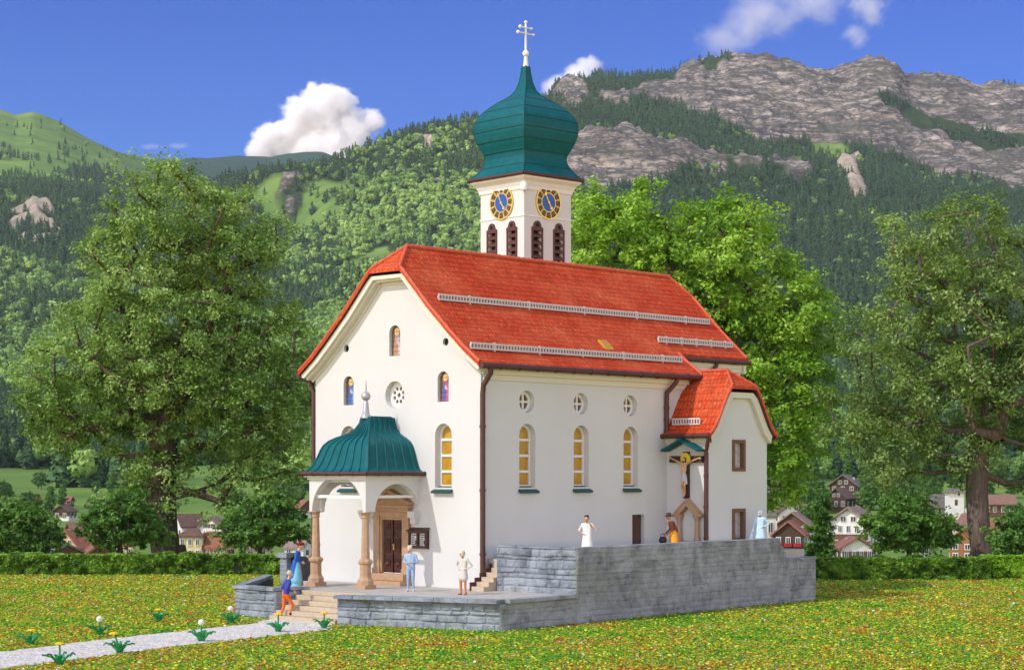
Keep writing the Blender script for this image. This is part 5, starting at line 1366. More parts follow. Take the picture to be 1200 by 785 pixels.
for z0, z1 in ((2.75,3.95),(5.75,6.90)):
    mb = MB()
    mb.box(-.45,-.30,-.06,.20,-.10,z1-z0+.10); mb.box(.30,.45,-.06,.20,-.10,z1-z0+.10); mb.box(-.299,.299,-.055,.20,-.10,.05); mb.box(-.299,.299,-.055,.20,z1-z0-.05,z1-z0+.10)
    o = mb.build('window', plain('brown_stone_frame', (.17,.085,.045), .7, .3, 8), church, (AU, AC, z0), R(90))
    mb = MB(); mb.box(-.30,.30,.14,.16,.05,z1-z0-.05); mb.build('pane', plain('pale_curtained_glass', (.50,.48,.47), .25, .5, 5), o)

# --- tower
TW = 1.52; TU, TV = -10.52, 13.82; ZT = 19.42
mb = MB()
for q in range(4):
    c, s_ = math.cos(q*PI/2), math.sin(q*PI/2)
    def to3(x, z, c=c, s_=s_): px_, py_ = x, -TW; return (TU+px_*c-py_*s_, TV+px_*s_+py_*c, z)
    nn = (0*c+1*s_, -1*c, 0)
    hl = [(arch(k*.70, 14.6, 17.22, .52),.3) for k in (-1,1)]
    wall_holes(mb, rect(-TW, TW, 0, ZT), hl, to3, .3, nn)
tower = mb.build('tower', M['plaster'], church)
mb = MB()
def sqring(mb, prof, m=0, smooth=False):
    r2 = math.sqrt(2); mb.lathe([(r*r2, z) for r, z in prof], (TU,TV,0), 4, m, smooth, rot=PI/4)
sqring(mb, [(TW+.003,18.75),(TW+.05,18.80),(TW+.08,18.95),(TW+.18,19.15),(TW+.34,19.30),(TW+.36,19.38)])
sqring(mb, [(TW+.004,17.52),(TW+.035,17.535),(TW+.035,17.585),(TW+.004,17.60)])
mb.lathe([(.16,-.25),(.19,-.05),(.14,.1),(.03,.2)], (TU+TW+.1,TV-TW-.1,18.95), 10)
mb.build('cornice', M['white'], tower)
mb = MB(); G = 1.93
for q in range(4):
    c, s_ = math.cos(q*PI/2), math.sin(q*PI/2)
    P = [(TU+x*c-y*s_, TV+x*s_+y*c, 19.46) for x, y in ((-G,-G),(G,-G))]
    mb.tube(P, .085, 10)
mb.build('gutter', M['brown'], tower)
DP = [(1.94,19.45),(1.90,19.52),(1.70,19.72),(1.53,19.95),(1.40,20.22),(1.355,20.42),(1.38,20.60),(1.46,20.80),(1.56,21.02),(1.66,21.28),(1.735,21.58),(1.755,21.86),(1.735,22.12),(1.67,22.36),(1.53,22.60),(1.36,22.80),(1.18,22.98),(.94,23.19),(.70,23.36),(.50,23.53),(.34,23.77),(.225,24.15),(.165,24.55),(.135,24.86),(.10,24.93)]
mb = MB()
vs = []; nn = 13
for k, (r, z) in enumerate(DP):
    for q in range(4):
        c, s_ = math.cos(q*PI/2), math.sin(q*PI/2)
        for j in range(nn-1):
            x = -r+2*r*j/(nn-1); y = -r*(1+.035*math.cos(PI*(j/(nn-1)-.5)))
            vs.append((TU+x*c-y*s_, TV+x*s_+y*c, z))
    # crisp sheet joints
nr_ = 4*(nn-1)
fs = [(i*nr_+k, i*nr_+(k+1)%nr_, (i+1)*nr_+(k+1)%nr_, (i+1)*nr_+k) for i in range(len(DP)-1) for k in range(nr_)]
mb.add(vs, fs, 0, False)
mb.add(vs[-nr_:], [tuple(range(nr_))])
dome = mb.build('onion_dome', M['teal'], tower)
mb = MB()
for z in (20.02,20.72,21.22,21.72,22.22,22.72,23.22):
    r = float(np.interp(z, [p[1] for p in DP], [p[0] for p in DP]))
    for q in range(4):
        c, s_ = math.cos(q*PI/2), math.sin(q*PI/2)
        P = []
        for j in range(nn):
            x = -r+2*r*j/(nn-1); y = -r*(1+.035*math.cos(PI*(j/(nn-1)-.5))); P.append((TU+x*c-y*s_, TV+x*s_+y*c, z))
        mb.tube(P, .028, 6, cap=False)
for q in range(4):
    c, s_ = math.cos(q*PI/2), math.sin(q*PI/2)
    mb.tube([(TU+r*c-r*s_, TV+r*s_+r*c, z) for r, z in DP], .03, 6)
mb.build('seams', M['tealdk'], tower)
mb = MB(); z = 24.90
mb.lathe([(.13,0),(.13,.05),(.085,.45),(.07,.5)], (TU,TV,z), 10); mb.ball((TU,TV,z+.62), .165, 0, 12); mb.lathe([(.06,.75),(.045,2.05)], (TU,TV,z), 8); mb.ball((TU,TV,z+2.12), .085, 0, 10)
for h, L in ((1.58,.50),(1.86,.36)):
    mb.tube([(TU,TV-L,z+h),(TU,TV+L,z+h)], .038, 8); mb.ball((TU,TV-L,z+h), .09, 0, 10); mb.ball((TU,TV+L,z+h), .07, 0, 10); mb.ball((TU,TV,z+h), .07, 0, 10)
mb.build('cross', M['white'], tower)
def belfry(q):
    for k in (-1,1):
        mb = MB(); w2 = .36
        mb.box(-w2,-w2+.09,-.05,.10,0,2.35); mb.box(w2-.09,w2,-.05,.10,0,2.35)
        top = [(-w2,2.352),(w2,2.352),(w2,2.50),(w2-.10,2.53),(w2-.14,2.66)] + [(.22*math.cos(a),2.62+.20*math.sin(a)) for a in [PI*j/8 for j in range(9)]] + [(-w2+.14,2.66),(-w2+.10,2.53),(-w2,2.50)]
        mb.extrude([(x,-.055,z) for x, z in top], (0,.15,0))
        mb.ball((0,-.06,2.62), .09, 1, 10, 1, .3, 1)
        for j in range(7):
            z = .10+j*.325; mb.extrude([(-w2+.09,-.03,z),(-w2+.09,.10,z+.14),(-w2+.09,.10,z+.20),(-w2+.09,-.03,z+.09)], (2*w2-.18,0,0))
        mb.box(-w2+.05,w2-.05,.20,.22,0,2.4,1)
        c, s_ = math.cos(q*PI/2), math.sin(q*PI/2); x, y = k*.70, -TW
        mb.build('louver_window', [plain('louver_brown', (.10,.032,.026), .55, .3, 8), M['dark']], tower, (TU+x*c-y*s_, TV+x*s_+y*c, 14.55), q*PI/2)
for q in range(4): belfry(q)
def clock(q):
    mb = MB(); r = .80; y = -.05
    def disc(r_, y0, y1, m, n=40): mb.extrude([(p[0],y0,p[1]) for p in circle(0,0,r_,n)], (0,y1-y0,0), m)
    disc(r, -.05, -.002, 0); disc(r*.93, -.056, -.0505, 3); arc_strip(mb, 0,0, r*.93, r, 0, 2*PI, -.075, -.0502, 40, 0)
    disc(r*.53, -.062, -.0565, 1); arc_strip(mb, 0,0, r*.53, r*.57, 0, 2*PI, -.070, -.0567, 36, 0)
    for k in range(12):
        a = PI/2-k*PI/6; c, s_ = math.cos(a), math.sin(a)
        L = [(p*c-q_*s_, -.064, p*s_+q_*c) for p, q_ in ((r*.60,-.082),(r*.915,-.128),(r*.915,.128),(r*.60,.082))]
        mb.extrude(L, (0,.0065,0), 2)
        for t in (-.045,.045):   # the strokes of each numeral
            L = [(p*c-q_*s_, -.0675, p*s_+q_*c) for p, q_ in ((r*.66,t*.8-.008),(r*.86,t-.008),(r*.86,t+.008),(r*.66,t*.8+.008))]
            mb.extrude(L, (0,.003,0), 3)
    for ang, L0, wd_ in ((PI/2+R(28), r*.72, .045), (PI/2-R(146), r*.52, .06)):
        c, s_ = math.cos(ang), math.sin(ang)
        L = [(p*c-q_*s_, -.085, p*s_+q_*c) for p, q_ in ((-r*.14,-wd_*.6),(L0*.62,-wd_*.5),(L0*.72,-wd_*1.7),(L0,0),(L0*.72,wd_*1.7),(L0*.62,wd_*.5),(-r*.14,wd_*.6))]
        mb.extrude(L, (0,.012,0), 0)
    mb.extrude([(p[0],-.095,p[1]) for p in circle(0,0,.06,12)], (0,.03,0), 0)
    c, s_ = math.cos(q*PI/2), math.sin(q*PI/2)
    return mb.build('clock', [M['gold'], M['blue'], M['clockdark'], plain('clock_ring', (.50,.33,.09), .5, .15, 20)], tower, (TU+TW*s_, TV-TW*c, 18.28), q*PI/2)
for q in range(2): clock(q)
# the tower stands a little askew to the nave
rot_t = Matrix.Rotation(R(-4), 4, 'Z'); pv = Vector((TU, TV, 0)); tower.location = pv-rot_t @ pv; tower.rotation_euler = (0, 0, R(-4))

# ------------------------------------------------------------------ things on the church walls
nb = empty('notice_board', W(-3.42,0,2.92), A); tag(nb, 'brown framed notice board with white papers, right of the main door', 'notice board')
mb = MB(); bw, bh = .56, .35
for a in ((-bw,bw,bh-.10,bh),(-bw,bw,-bh,-bh+.10)): mb.box(a[0],a[1],-.16,-.003,a[2],a[3])
mb.box(-bw,-bw+.12,-.155,-.003,-bh+.1,bh-.1); mb.box(bw-.12,bw,-.155,-.003,-bh+.1,bh-.1); mb.box(-.04,.04,-.15,-.003,-bh+.1,bh-.1)
mb.extrude([(-bw-.05,-.20,bh+.003),(bw+.05,-.20,bh+.003),(bw+.05,-.02,bh+.10),(-bw-.05,-.02,bh+.10)], (0,.017,.03))
mb.build('frame', plain('board_frame', (.075,.028,.022), .5, .3, 8), nb)
for s in (-1,1):
    mb = MB(); mb.box(s*.25-.19,s*.25+.19,-.05,-.004,-bh+.11,bh-.11,0)
    for k in range(6):
        z = bh-.17-k*.075; mb.box(s*.25-.15,s*.25+.02+.12*((k*7+s) % 3)/2,-.054,-.0505,z-.022,z+.012,1)
    mb.box(s*.25+.05,s*.25+.15,-.0555,-.0545,-bh+.16,-bh+.32,1)
    mb.build('notice', [M['white'], plain('printed_ink', (.03,.03,.035), .7)], nb)
# wayside crucifix under its copper roof (figure is built further below)
cx_, cz_ = 1.15, 4.50
cru = empty('crucifix', W(cx_, A0, cz_), A); tag(cru, 'painted wooden wall crucifix under a small teal gabled roof', 'crucifix')
mb = MB(); mb.box(-.13,.13,-.16,-.02,0,1.98); mb.box(-.88,.88,-.155,-.021,1.52,1.80); mb.build('cross', plain('dark_cross_wood', (.055,.022,.018), .6, .3, 8), cru)
mb = MB()
for s in (1,-1):
    L = [(0,-.62,2.52),(s*.98,-.62,2.06),(s*.98,-.62,1.98),(0,-.62,2.42)]
    mb.extrude(L[::s], (0,.60,0))
mb.tube([(0,-.66,2.50),(0,-.02,2.50)], .05, 8)
mb.build('canopy_roof', M['teal'], cru)
shr = empty('wall_shrine', W(1.30, A0, 2.12), A); shr.scale = (.86, .7, 1); tag(shr, 'sandstone gabled niche with two small columns below the crucifix', 'shrine')
mb = MB(); mb.box(-.85,.85,-.55,-.003,-.05,.42); mb.box(-.92,.92,-.62,-.004,.421,.56)
for s in (1,-1):
    mb.lathe([(.16,.565),(.16,.66),(.115,.72),(.105,1.45),(.15,1.50),(.15,1.58)], (s*.56,-.26,0), 12)
    mb.box(s*.56-.17,s*.56+.17,-.43,-.005,1.581,1.70)
    mb.extrude([(s*.82,-.46,1.66),(0,-.46,2.26),(0,-.46,2.06),(s*.64,-.46,1.58)][::s], (0,.45,0))
    mb.extrude([(s*.86,-.50,1.68),(0,-.50,2.36),(0,-.50,2.265),(s*.86,-.50,1.60)][::s], (0,.49,0))
mb.build('stone_frame', M['sand'], shr, bevel=.01)
mb = MB(); mb.extrude([(p[0],-.06,p[1]) for p in [(-.42,.562),(.42,.562),(.42,1.55),(0,1.98),(-.42,1.55)]], (0,.05,0)); mb.build('niche', M['plaster'], shr)
# ------------------------------------------------------------------ rough stone walls of the churchyard terrace
def stone_face(acc, a, b, z0, z1, nrm, seed, course=.21, amp=.055, blk=(.35,.85), mat=0, ztop=None, rough=0.0):
    """displaced ashlar face from a to b (u,v); acc collects verts, quads, tints"""
    a = np.array(a, float); b = np.array(b, float); L = np.linalg.norm(b-a)
    rg = np.random.default_rng(seed)
    ns, nz = max(4, int(L/.05)), max(4, int((z1-z0)/.042))
    s = np.linspace(0, L, ns+1); q = np.linspace(0, 1, nz+1)
    S, Qn = np.meshgrid(s, q)
    top = z1 if ztop is None else ztop(S/L)
    Z = z0+(top-z0)*Qn
    jog = .055*fbm(S*.9, Z*1.3, oct=3, seed=seed)
    edges = [z0-.3]
    while edges[-1] < z1+.5: edges.append(edges[-1]+course*rg.uniform(.55,1.45))
    edges = np.array(edges); zz = Z+jog
    ci = np.clip(np.searchsorted(edges, zz)-1, 0, len(edges)-2)
    dz = np.minimum(zz-edges[ci], edges[ci+1]-zz)
    ds = np.zeros_like(S); bid = np.zeros_like(S)
    for c in range(len(edges)-1):
        mk = ci == c
        if not mk.any(): continue
        e = [-rg.uniform(0,.6)]
        while e[-1] < L+1: e.append(e[-1]+rg.uniform(*blk))
        e = np.array(e); sj = S[mk]+.02*fbm(S[mk]*3, Z[mk]*4, oct=2, seed=seed+c)
        k = np.clip(np.searchsorted(e, sj)-1, 0, len(e)-2)
        ds[mk] = np.minimum(sj-e[k], e[k+1]-sj); bid[mk] = c*977+k
    de = np.minimum(dz, ds)
    pil = np.clip(de/.055, 0, 1); pil = pil*pil*(3-2*pil)
    rb = _h(bid, bid*0+3, bid*0, seed); rb2 = _h(bid, bid*0+7, bid*0, seed)
    face = .55+.45*rb + .5*fbm(S*4, Z*5, oct=4, seed=seed+5)
    end = np.clip(np.minimum(S, L-S)/.07, 0, 1); endz = np.clip((1-Qn)*(z1-z0)/.05, 0, 1)
    D = (amp*pil*face + rough*(.5+fbm(S*.9, Z*1.3, oct=5, seed=seed+9)))*end*endz
    d2 = (b-a)/L
    P = np.stack([a[0]+d2[0]*S+nrm[0]*D, a[1]+d2[1]*S+nrm[1]*D, Z], -1)
    idx = np.arange((nz+1)*(ns+1)).reshape(nz+1, ns+1)+acc['n']
    Q = np.stack([idx[:-1,:-1], idx[:-1,1:], idx[1:,1:], idx[1:,:-1]], -1).reshape(-1,4)
    # outward winding
    if np.cross(np.array([d2[0],d2[1],0]), [0,0,1])[:2] @ np.array(nrm) < 0: Q = Q[:,::-1]
    tint = (rb2*(.35+.65*pil))[:-1,:-1].ravel()
    acc['v'].append(P.reshape(-1,3)); acc['q'].append(Q); acc['t'].append(tint); acc['m'].append(np.full(len(Q), mat)); acc['n'] += P.size//3
def acc_prism(acc, loop, z0, z1, tint=.35, mat=0, sides=True):
    """plain block with flat top (core, copings)"""
    n = len(loop); V = [(x,y,z0) for x,y in loop]+[(x,y,z1) for x,y in loop]
    area = sum(loop[i][0]*loop[(i+1)%n][1]-loop[(i+1)%n][0]*loop[i][1] for i in range(n))
    Q = []
    for i in range(n):
        q = (i,(i+1)%n,n+(i+1)%n,n+i); Q.append(q if area > 0 else q[::-1])
    if n == 4:
        Q.append((4,5,6,7) if area > 0 else (7,6,5,4)); Q.append((3,2,1,0) if area > 0 else (0,1,2,3))
    acc['v'].append(np.array(V, float)); acc['q'].append(np.array(Q)+acc['n']); acc['t'].append(np.full(len(Q), tint)); acc['m'].append(np.full(len(Q), mat)); acc['n'] += len(V)
def new_acc(): return dict(v=[], q=[], t=[], m=[], n=0)
def acc_build(acc, name, parent):
    return np_mesh(name, np.concatenate(acc['v']), np.concatenate(acc['q']), [M['stone'], M['stonedk']], {'tint': ('FLOAT','FACE',np.concatenate(acc['t']))}, parent=parent, midx=np.concatenate(acc['m']))
def coping(name, a, b, nrm, wid, z0, z1, over, parent, seed, mat=0):
    """row of slabs with uneven joints"""
    rg = np.random.default_rng(seed); a = np.array(a, float); b = np.array(b, float); L = np.linalg.norm(b-a); d2 = (b-a)/L; n2 = np.array(nrm)
    acc = new_acc(); s = 0
    while s < L-.02:
        e = min(L, s+rg.uniform(.55,1.05)); e = L if L-e < .3 else e
        o = over+rg.uniform(-.02,.025); h = rg.uniform(-.012,.012); t_ = rg.uniform(-.01,.01)
        p = [a+d2*(s+.006)+n2*o, a+d2*(e-.006)+n2*(o+t_), a+d2*(e-.006)-n2*wid, a+d2*(s+.006)-n2*wid]
        # small chamfer along the top edge
        acc_prism(acc, [tuple(x) for x in p], z0, z1-.03+h, rg.random(), mat)
        p2 = [p[0]-n2*.03+d2*.012, p[1]-n2*.03-d2*.012, p[2], p[3]]
        acc_prism(acc, [tuple(x) for x in p2], z1-.029+h, z1+h, rg.random(), mat)
        s = e
    return acc_build(acc, name, parent)
def unit(a, b):
    a, b = np.array(a,float), np.array(b,float); dd = (b-a)/np.linalg.norm(b-a); return (dd[1], -dd[0])
# low front wall
fw = empty('terrace_wall', CH, A); tag(fw, 'low grey stone wall with projecting coping in front of the porch terrace', 'stone wall')
PA, PB = (-1.05,-6.45), (5.38,-4.52)
nF = unit(PA, PB)                                   # outward (towards the meadow)
acc = new_acc(); stone_face(acc, PA, PB, -.05, .97, nF, 3, .23, .07)
SL = lambda v: 5.38+(v+4.54)*(3.70-5.38)/21.82        # line of the long side wall
PC_ = (SL(-.10), -.10); nS = unit(PB, PC_)
stone_face(acc, PB, PC_, -.05, .97, nS, 4, .24, .035, (.4,1.2), 1, None, .03)
stone_face(acc, (-1.05,-4.6), PA, -.05, .97, (-1,0), 5, .23, .03)
acc_prism(acc, [(PA[0]+.03,PA[1]+.03),(PB[0]-.03,PB[1]+.03),(PB[0]-.4,PB[1]+.4),(PA[0]+.03,PA[1]+.45)], -.05, .965)
acc_prism(acc, [(PB[0]-.03,PB[1]+.02),(PC_[0]-.03,PC_[1]-.01),(PC_[0]-.4,PC_[1]-.01),(PB[0]-.42,PB[1]+.41)], -.05, .964, mat=1)
acc_prism(acc, [(-1.03,-6.4),(-.65,-6.3),(-.65,-4.6),(-1.03,-4.6)], -.05, .963)
acc_build(acc, 'masonry', fw)
coping('coping', PA, PB, nF, .42, .985, 1.115, .27, fw, 1)
coping('coping', (PB[0]+.02,PB[1]+.30), PC_, nS, .42, .985, 1.115, .16, fw, 2, 1)
# high side wall
hw_ = empty('terrace_wall', CH, A); tag(hw_, 'high weathered grey stone wall running along the long side of the church', 'stone wall')
ZH = 2.80
acc = new_acc()
Q0 = (SL(-.10),-.10); Q1 = (SL(14.0),14.0); Q2 = (SL(14.9),14.9); Q3 = (SL(17.2),17.2)
stone_face(acc, (.96,-.10), Q0, 1.0, ZH, (0,-1), 7, .24, .07, (.4,.95))
stone_face(acc, Q0, Q1, -.05, ZH, nS, 8, .25, .026, (.4,1.5), 1, lambda t: ZH-.03*t, .05)
stone_face(acc, Q1, Q2, -.05, ZH-.03, nS, 9, .22, .04, (.3,.6), 1, lambda t: ZH-.03-.86*np.floor(t*3.99)/3-.0)
stone_face(acc, Q2, Q3, -.05, 1.90, nS, 10, .25, .026, (.4,1.5), 1, None, .05)
e2 = (Q3[0]-.5, Q3[1]); stone_face(acc, Q3, e2, -.05, 1.90, (0,1), 12, .22, .04, mat=1)
iv = .46
acc_prism(acc, [(.97,-.07),(Q0[0]-.03,-.07),(Q0[0]-.03,.36),(.97,.36)], 1.0, ZH-.015, .6)
acc_prism(acc, [(Q0[0]-.03,.361),(Q1[0]-.03,Q1[1]),(Q1[0]-iv,Q1[1]),(Q0[0]-iv,.361)], -.05, ZH-.05, .45, 1)
acc_prism(acc, [(Q1[0]-.03,Q1[1]+.001),(Q2[0]-.03,Q2[1]),(Q2[0]-iv,Q2[1]),(Q1[0]-iv,Q1[1]+.001)], -.05, 1.88, .45, 1)
for k, z in ((0,ZH-.04),(1,ZH-.325),(2,ZH-.61)):
    p = np.array(Q1)+(np.array(Q2)-np.array(Q1))*k/4; p2 = np.array(Q1)+(np.array(Q2)-np.array(Q1))*(k+1)/4
    acc_prism(acc, [(p[0]-.03,p[1]+.002),(p2[0]-.03,p2[1]),(p2[0]-iv+.002,p2[1]),(p[0]-iv+.002,p[1]+.002)], 1.882, z, .5, 1)
acc_prism(acc, [(Q2[0]-.03,Q2[1]+.001),(Q3[0]-.03,Q3[1]-.02),(Q3[0]-iv,Q3[1]-.02),(Q2[0]-iv,Q2[1]+.001)], -.05, 1.885, .45, 1)
acc_build(acc, 'masonry', hw_)
coping('coping', (Q0[0],Q0[1]+.02), Q1, nS, .44, ZH-.055, ZH+.01, .035, hw_, 3, 1)
coping('coping', (.96,-.10), (Q0[0]-.02,-.10), (0,-1), .44, ZH-.05, ZH+.005, .05, hw_, 4)
coping('coping', Q2, Q3, nS, .44, 1.83, 1.915, .035, hw_, 5, 1)
# left parapet round the sunken yard
lw = empty('parapet_wall', CH, A); tag(lw, 'low pale stone parapet round the dark sunken yard left of the steps', 'stone wall')
E0, E1, E2 = (-7.62,-5.95), (-4.98,-6.12), (-12.6,-.35)
nE = unit(E0, E1); nL = unit(E2, E0)
acc = new_acc(); stone_face(acc, E0, E1, -.05, 1.06, nE, 21, .24, .07); stone_face(acc, E2, E0, -.05, 1.06, nL, 22, .24, .05)
stone_face(acc, E1, (-4.90,-4.5), -.05, 1.04, (1,0), 23, .24, .03, mat=1)
acc_prism(acc, [(E0[0]+.06,E0[1]+.03),(E1[0]-.03,E1[1]+.03),(E1[0]-.03,E1[1]+.4),(E0[0]+.30,E0[1]+.4)], -.05, 1.05)
acc_prism(acc, [(E2[0]+.03,E2[1]),(E0[0]+.04,E0[1]+.04),(E0[0]+.32,E0[1]+.28),(E2[0]+.35,E2[1])], -.05, 1.049)
acc_prism(acc, [(-5.03,-6.08),(-4.93,-4.5),(-5.3,-4.5),(-5.38,-6.08)], -.05, 1.048, mat=1)
acc_build(acc, 'masonry', lw)
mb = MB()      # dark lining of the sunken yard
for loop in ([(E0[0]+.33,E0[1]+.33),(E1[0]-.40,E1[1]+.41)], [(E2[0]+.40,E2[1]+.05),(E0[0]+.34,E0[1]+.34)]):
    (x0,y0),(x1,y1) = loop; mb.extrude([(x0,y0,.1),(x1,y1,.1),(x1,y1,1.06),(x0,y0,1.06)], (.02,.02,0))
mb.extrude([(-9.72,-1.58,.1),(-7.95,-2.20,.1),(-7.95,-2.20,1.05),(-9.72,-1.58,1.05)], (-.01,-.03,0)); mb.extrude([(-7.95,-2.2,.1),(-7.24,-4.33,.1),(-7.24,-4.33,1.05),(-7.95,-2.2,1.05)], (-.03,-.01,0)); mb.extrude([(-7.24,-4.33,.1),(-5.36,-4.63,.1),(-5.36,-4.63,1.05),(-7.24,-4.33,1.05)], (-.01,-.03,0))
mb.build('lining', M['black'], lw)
coping('coping', (E0[0]-.1,E0[1]-.0), (E1[0]-.02,E1[1]), nE, .30, 1.07, 1.20, .12, lw, 6)
coping('coping', E2, (E0[0]-.08,E0[1]+.14), nL, .30, 1.072, 1.195, .10, lw, 7)
coping('coping', (E1[0]+.02,E1[1]+.30), (-4.92,-4.5), (1,0), .40, 1.071, 1.198, .08, lw, 8, 1)
# gate pillar and black gate beside the church corner
gp_ = empty('gate_pillar', W(-11.35,-.20,.6), A); tag(gp_, 'grey stone gate pillar with a flat cap behind the woman in blue', 'pillar')
acc = new_acc(); h = 1.38
for a_, b_, n_ in (((-.22,-.22),(.22,-.22),(0,-1)),((.22,-.22),(.22,.22),(1,0)),((.22,.22),(-.22,.22),(0,1)),((-.22,.22),(-.22,-.22),(-1,0))): stone_face(acc, a_, b_, -.7, h, n_, 31, .3, .02, (.4,.5))
acc_build(acc, 'shaft', gp_)
acc = new_acc(); acc_prism(acc, [(-.34,-.34),(.34,-.34),(.34,.34),(-.34,.34)], h+.002, h+.14, .9); acc_prism(acc, [(-.28,-.28),(.28,-.28),(.28,.28),(-.28,.28)], h+.141, h+.20, .9); acc_build(acc, 'cap', gp_)
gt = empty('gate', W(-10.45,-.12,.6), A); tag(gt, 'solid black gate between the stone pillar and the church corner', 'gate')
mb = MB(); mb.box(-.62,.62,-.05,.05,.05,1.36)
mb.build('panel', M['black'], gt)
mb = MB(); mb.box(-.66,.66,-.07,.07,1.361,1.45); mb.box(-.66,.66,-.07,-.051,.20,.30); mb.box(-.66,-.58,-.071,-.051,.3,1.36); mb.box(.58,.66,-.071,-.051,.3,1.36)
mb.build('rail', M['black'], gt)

# ------------------------------------------------------------------ terrace floors and steps
def slab(name, loop, z0, z1, m):
    mb = MB(); mb.extrude([tuple(W(u,v,z0)) for u,v in loop], (0,0,z1-z0)); return tag(mb.build(name, m), kind='structure')
pav = plain('terrace_paving', (.46,.42,.36), .85, .2, 1.2, .3, .01, 12)
slab('terrace', [(4.95,-4.3),(4.6,-.12),(.96,-.12),(.02,-.02),(-9.72,-.02),(-9.7,-1.6),(-7.9,-2.2),(-7.2,-4.3),(-5.35,-4.6),(-4.9,-4.6),(-1.1,-4.6),(-.66,-6.0)], .3, 1.06, pav)
slab('upper_terrace', [(4.55,.37),(3.55,14.0),(3.3,16.9),(.03,16.9),(.03,.37)], .2, 2.25, pav)
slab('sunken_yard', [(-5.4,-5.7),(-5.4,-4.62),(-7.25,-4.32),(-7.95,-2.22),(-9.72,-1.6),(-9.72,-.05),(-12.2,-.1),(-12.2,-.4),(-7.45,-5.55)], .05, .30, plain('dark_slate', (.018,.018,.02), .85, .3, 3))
st = empty('stone_steps', CH, A); tag(st, 'wide flight of pale stone steps from the path up to the porch', 'steps')
mb = MB(); n = 6
for k in range(n):
    mb.box(-4.86+.0, -1.12, -6.52+k*.315, -4.58, T*k/n-(.05 if k == 0 else 0)+(.0 if k == 0 else .001), T*(k+1)/n-.02+(.02 if k < n-1 else 0))
mb.build('treads', M['step'], st, bevel=.015)
s2 = empty('stone_steps', CH, A); tag(s2, 'narrow pale stone steps beside the downpipe at the church corner', 'steps')
mb = MB(); n = 7
for k in range(n): mb.box(.27, .93, -.80+k*.27, 1.2, 1.03+k*.172, 1.06+(k+1)*.17)
mb.build('treads', M['step'], s2, bevel=.012)
mb = MB()  # brown stepped strip put in for the dark zigzag shadow beside the steps
for k in range(n): mb.box(.22, .268, -.80+k*.27-.05, 1.2, 1.03+k*.172, 1.06+(k+1)*.17+.16)
mb.build('zigzag_shadow', M['brown'], s2)

# ------------------------------------------------------------------ people
def cone_d(P, a, b, ra, rb):
    a = np.array(a); b = np.array(b); ab = b-a; t = np.clip(((P-a)@ab)/max(ab@ab, 1e-9), 0, 1)
    return np.linalg.norm(P-(a+t[:,None]*ab), axis=1)-(ra+(rb-ra)*t)
SKIN = (.55,.33,.22)
def figure(parent, name, prims, mats, voxel=.011, smooth=6):
    """prims: (a, b, ra, rb, material); one continuous skin through voxel remeshing"""
    mb = MB()
    for a, b, ra, rb, m in prims:
        a_, b_ = Vector(a), Vector(b); dd = b_-a_; L = dd.length
        if L < 1e-5: mb.ball(a, ra, 0, 14); continue
        z = dd/L; x = z.orthogonal().normalized(); y = z.cross(x)
        prof = []; sn = (ra-rb)/L; sn = max(-.95, min(.95, sn)); cs = math.sqrt(1-sn*sn); th = math.asin(sn)
        for k in range(7):
            t = -PI/2+(PI/2+th)*k/6; prof.append((ra*math.cos(t), ra*math.sin(t)))
        for k in range(7):
            t = th+(PI/2-th)*k/6; prof.append((rb*math.cos(t), L+rb*math.sin(t)))
        o = len(mb.v); mb.lathe([(max(r,1e-4), q) for r, q in prof], (0,0,0), 14)
        for i_ in range(o, len(mb.v)):
            p = Vector(mb.v[i_]); mb.v[i_] = tuple(a_+x*p.x+y*p.y+z*p.z)
    tmp = mb.build(name+'_raw', mats)
    r = tmp.modifiers.new('remesh', 'REMESH'); r.mode = 'VOXEL'; r.voxel_size = voxel; r.adaptivity = 0
    s = tmp.modifiers.new('smooth', 'SMOOTH'); s.iterations = smooth; s.factor = .4
    bpy.context.view_layer.update()
    me = bpy.data.meshes.new_from_object(tmp.evaluated_get(bpy.context.evaluated_depsgraph_get()))
    bpy.data.objects.remove(tmp, do_unlink=True)
    me.materials.clear()
    for m in mats: me.materials.append(m)
    n = len(me.polygons); c = np.empty(n*3); me.polygons.foreach_get('center', c); c = c.reshape(-1,3)
    D = np.stack([cone_d(c, a, b, ra, rb) for a, b, ra, rb, m in prims])
    mi = np.array([p[4] for p in prims])[np.argmin(D, 0)]
    me.polygons.foreach_set('material_index', mi.astype(np.int32)); me.polygons.foreach_set('use_smooth', np.ones(n, bool))
    me.name = name; o = bpy.data.objects.new(name, me); COL.objects.link(o); o.parent = parent; return o
def lerp3(a, b, t): return tuple(a[i]+(b[i]-a[i])*t for i in range(3))
def hand(P, wrist, dirv, palm, mat, curl=.4):
    """palm, four unequal bent fingers and a side thumb"""
    d_ = Vector(dirv).normalized(); n_ = Vector(palm); n_ = (n_-d_*n_.dot(d_)).normalized(); s_ = d_.cross(n_)
    w_ = Vector(wrist); kn = w_+d_*.085
    for k in (-1,1): P.append((tuple(w_+s_*.014*k), tuple(kn+s_*.026*k), .021, .018, mat))
    for k, L in enumerate((.068,.078,.074,.058)):
        b = kn+s_*(.033-.022*k); m1 = b+(d_*math.cos(curl)+n_*math.sin(curl))*L*.5; e = m1+(d_*math.cos(curl*2.2)+n_*math.sin(curl*2.2))*L*.5
        P.append((tuple(b), tuple(m1), .0105, .0098, mat)); P.append((tuple(m1), tuple(e), .0098, .0085, mat))
    b = w_+d_*.03+s_*.026; m1 = b+(d_*.6+s_*.7+n_*.2).normalized()*.04; e = m1+(d_*.85+s_*.25+n_*.4).normalized()*.034
    P.append((tuple(b), tuple(m1), .0135, .012, mat)); P.append((tuple(m1), tuple(e), .012, .0095, mat))
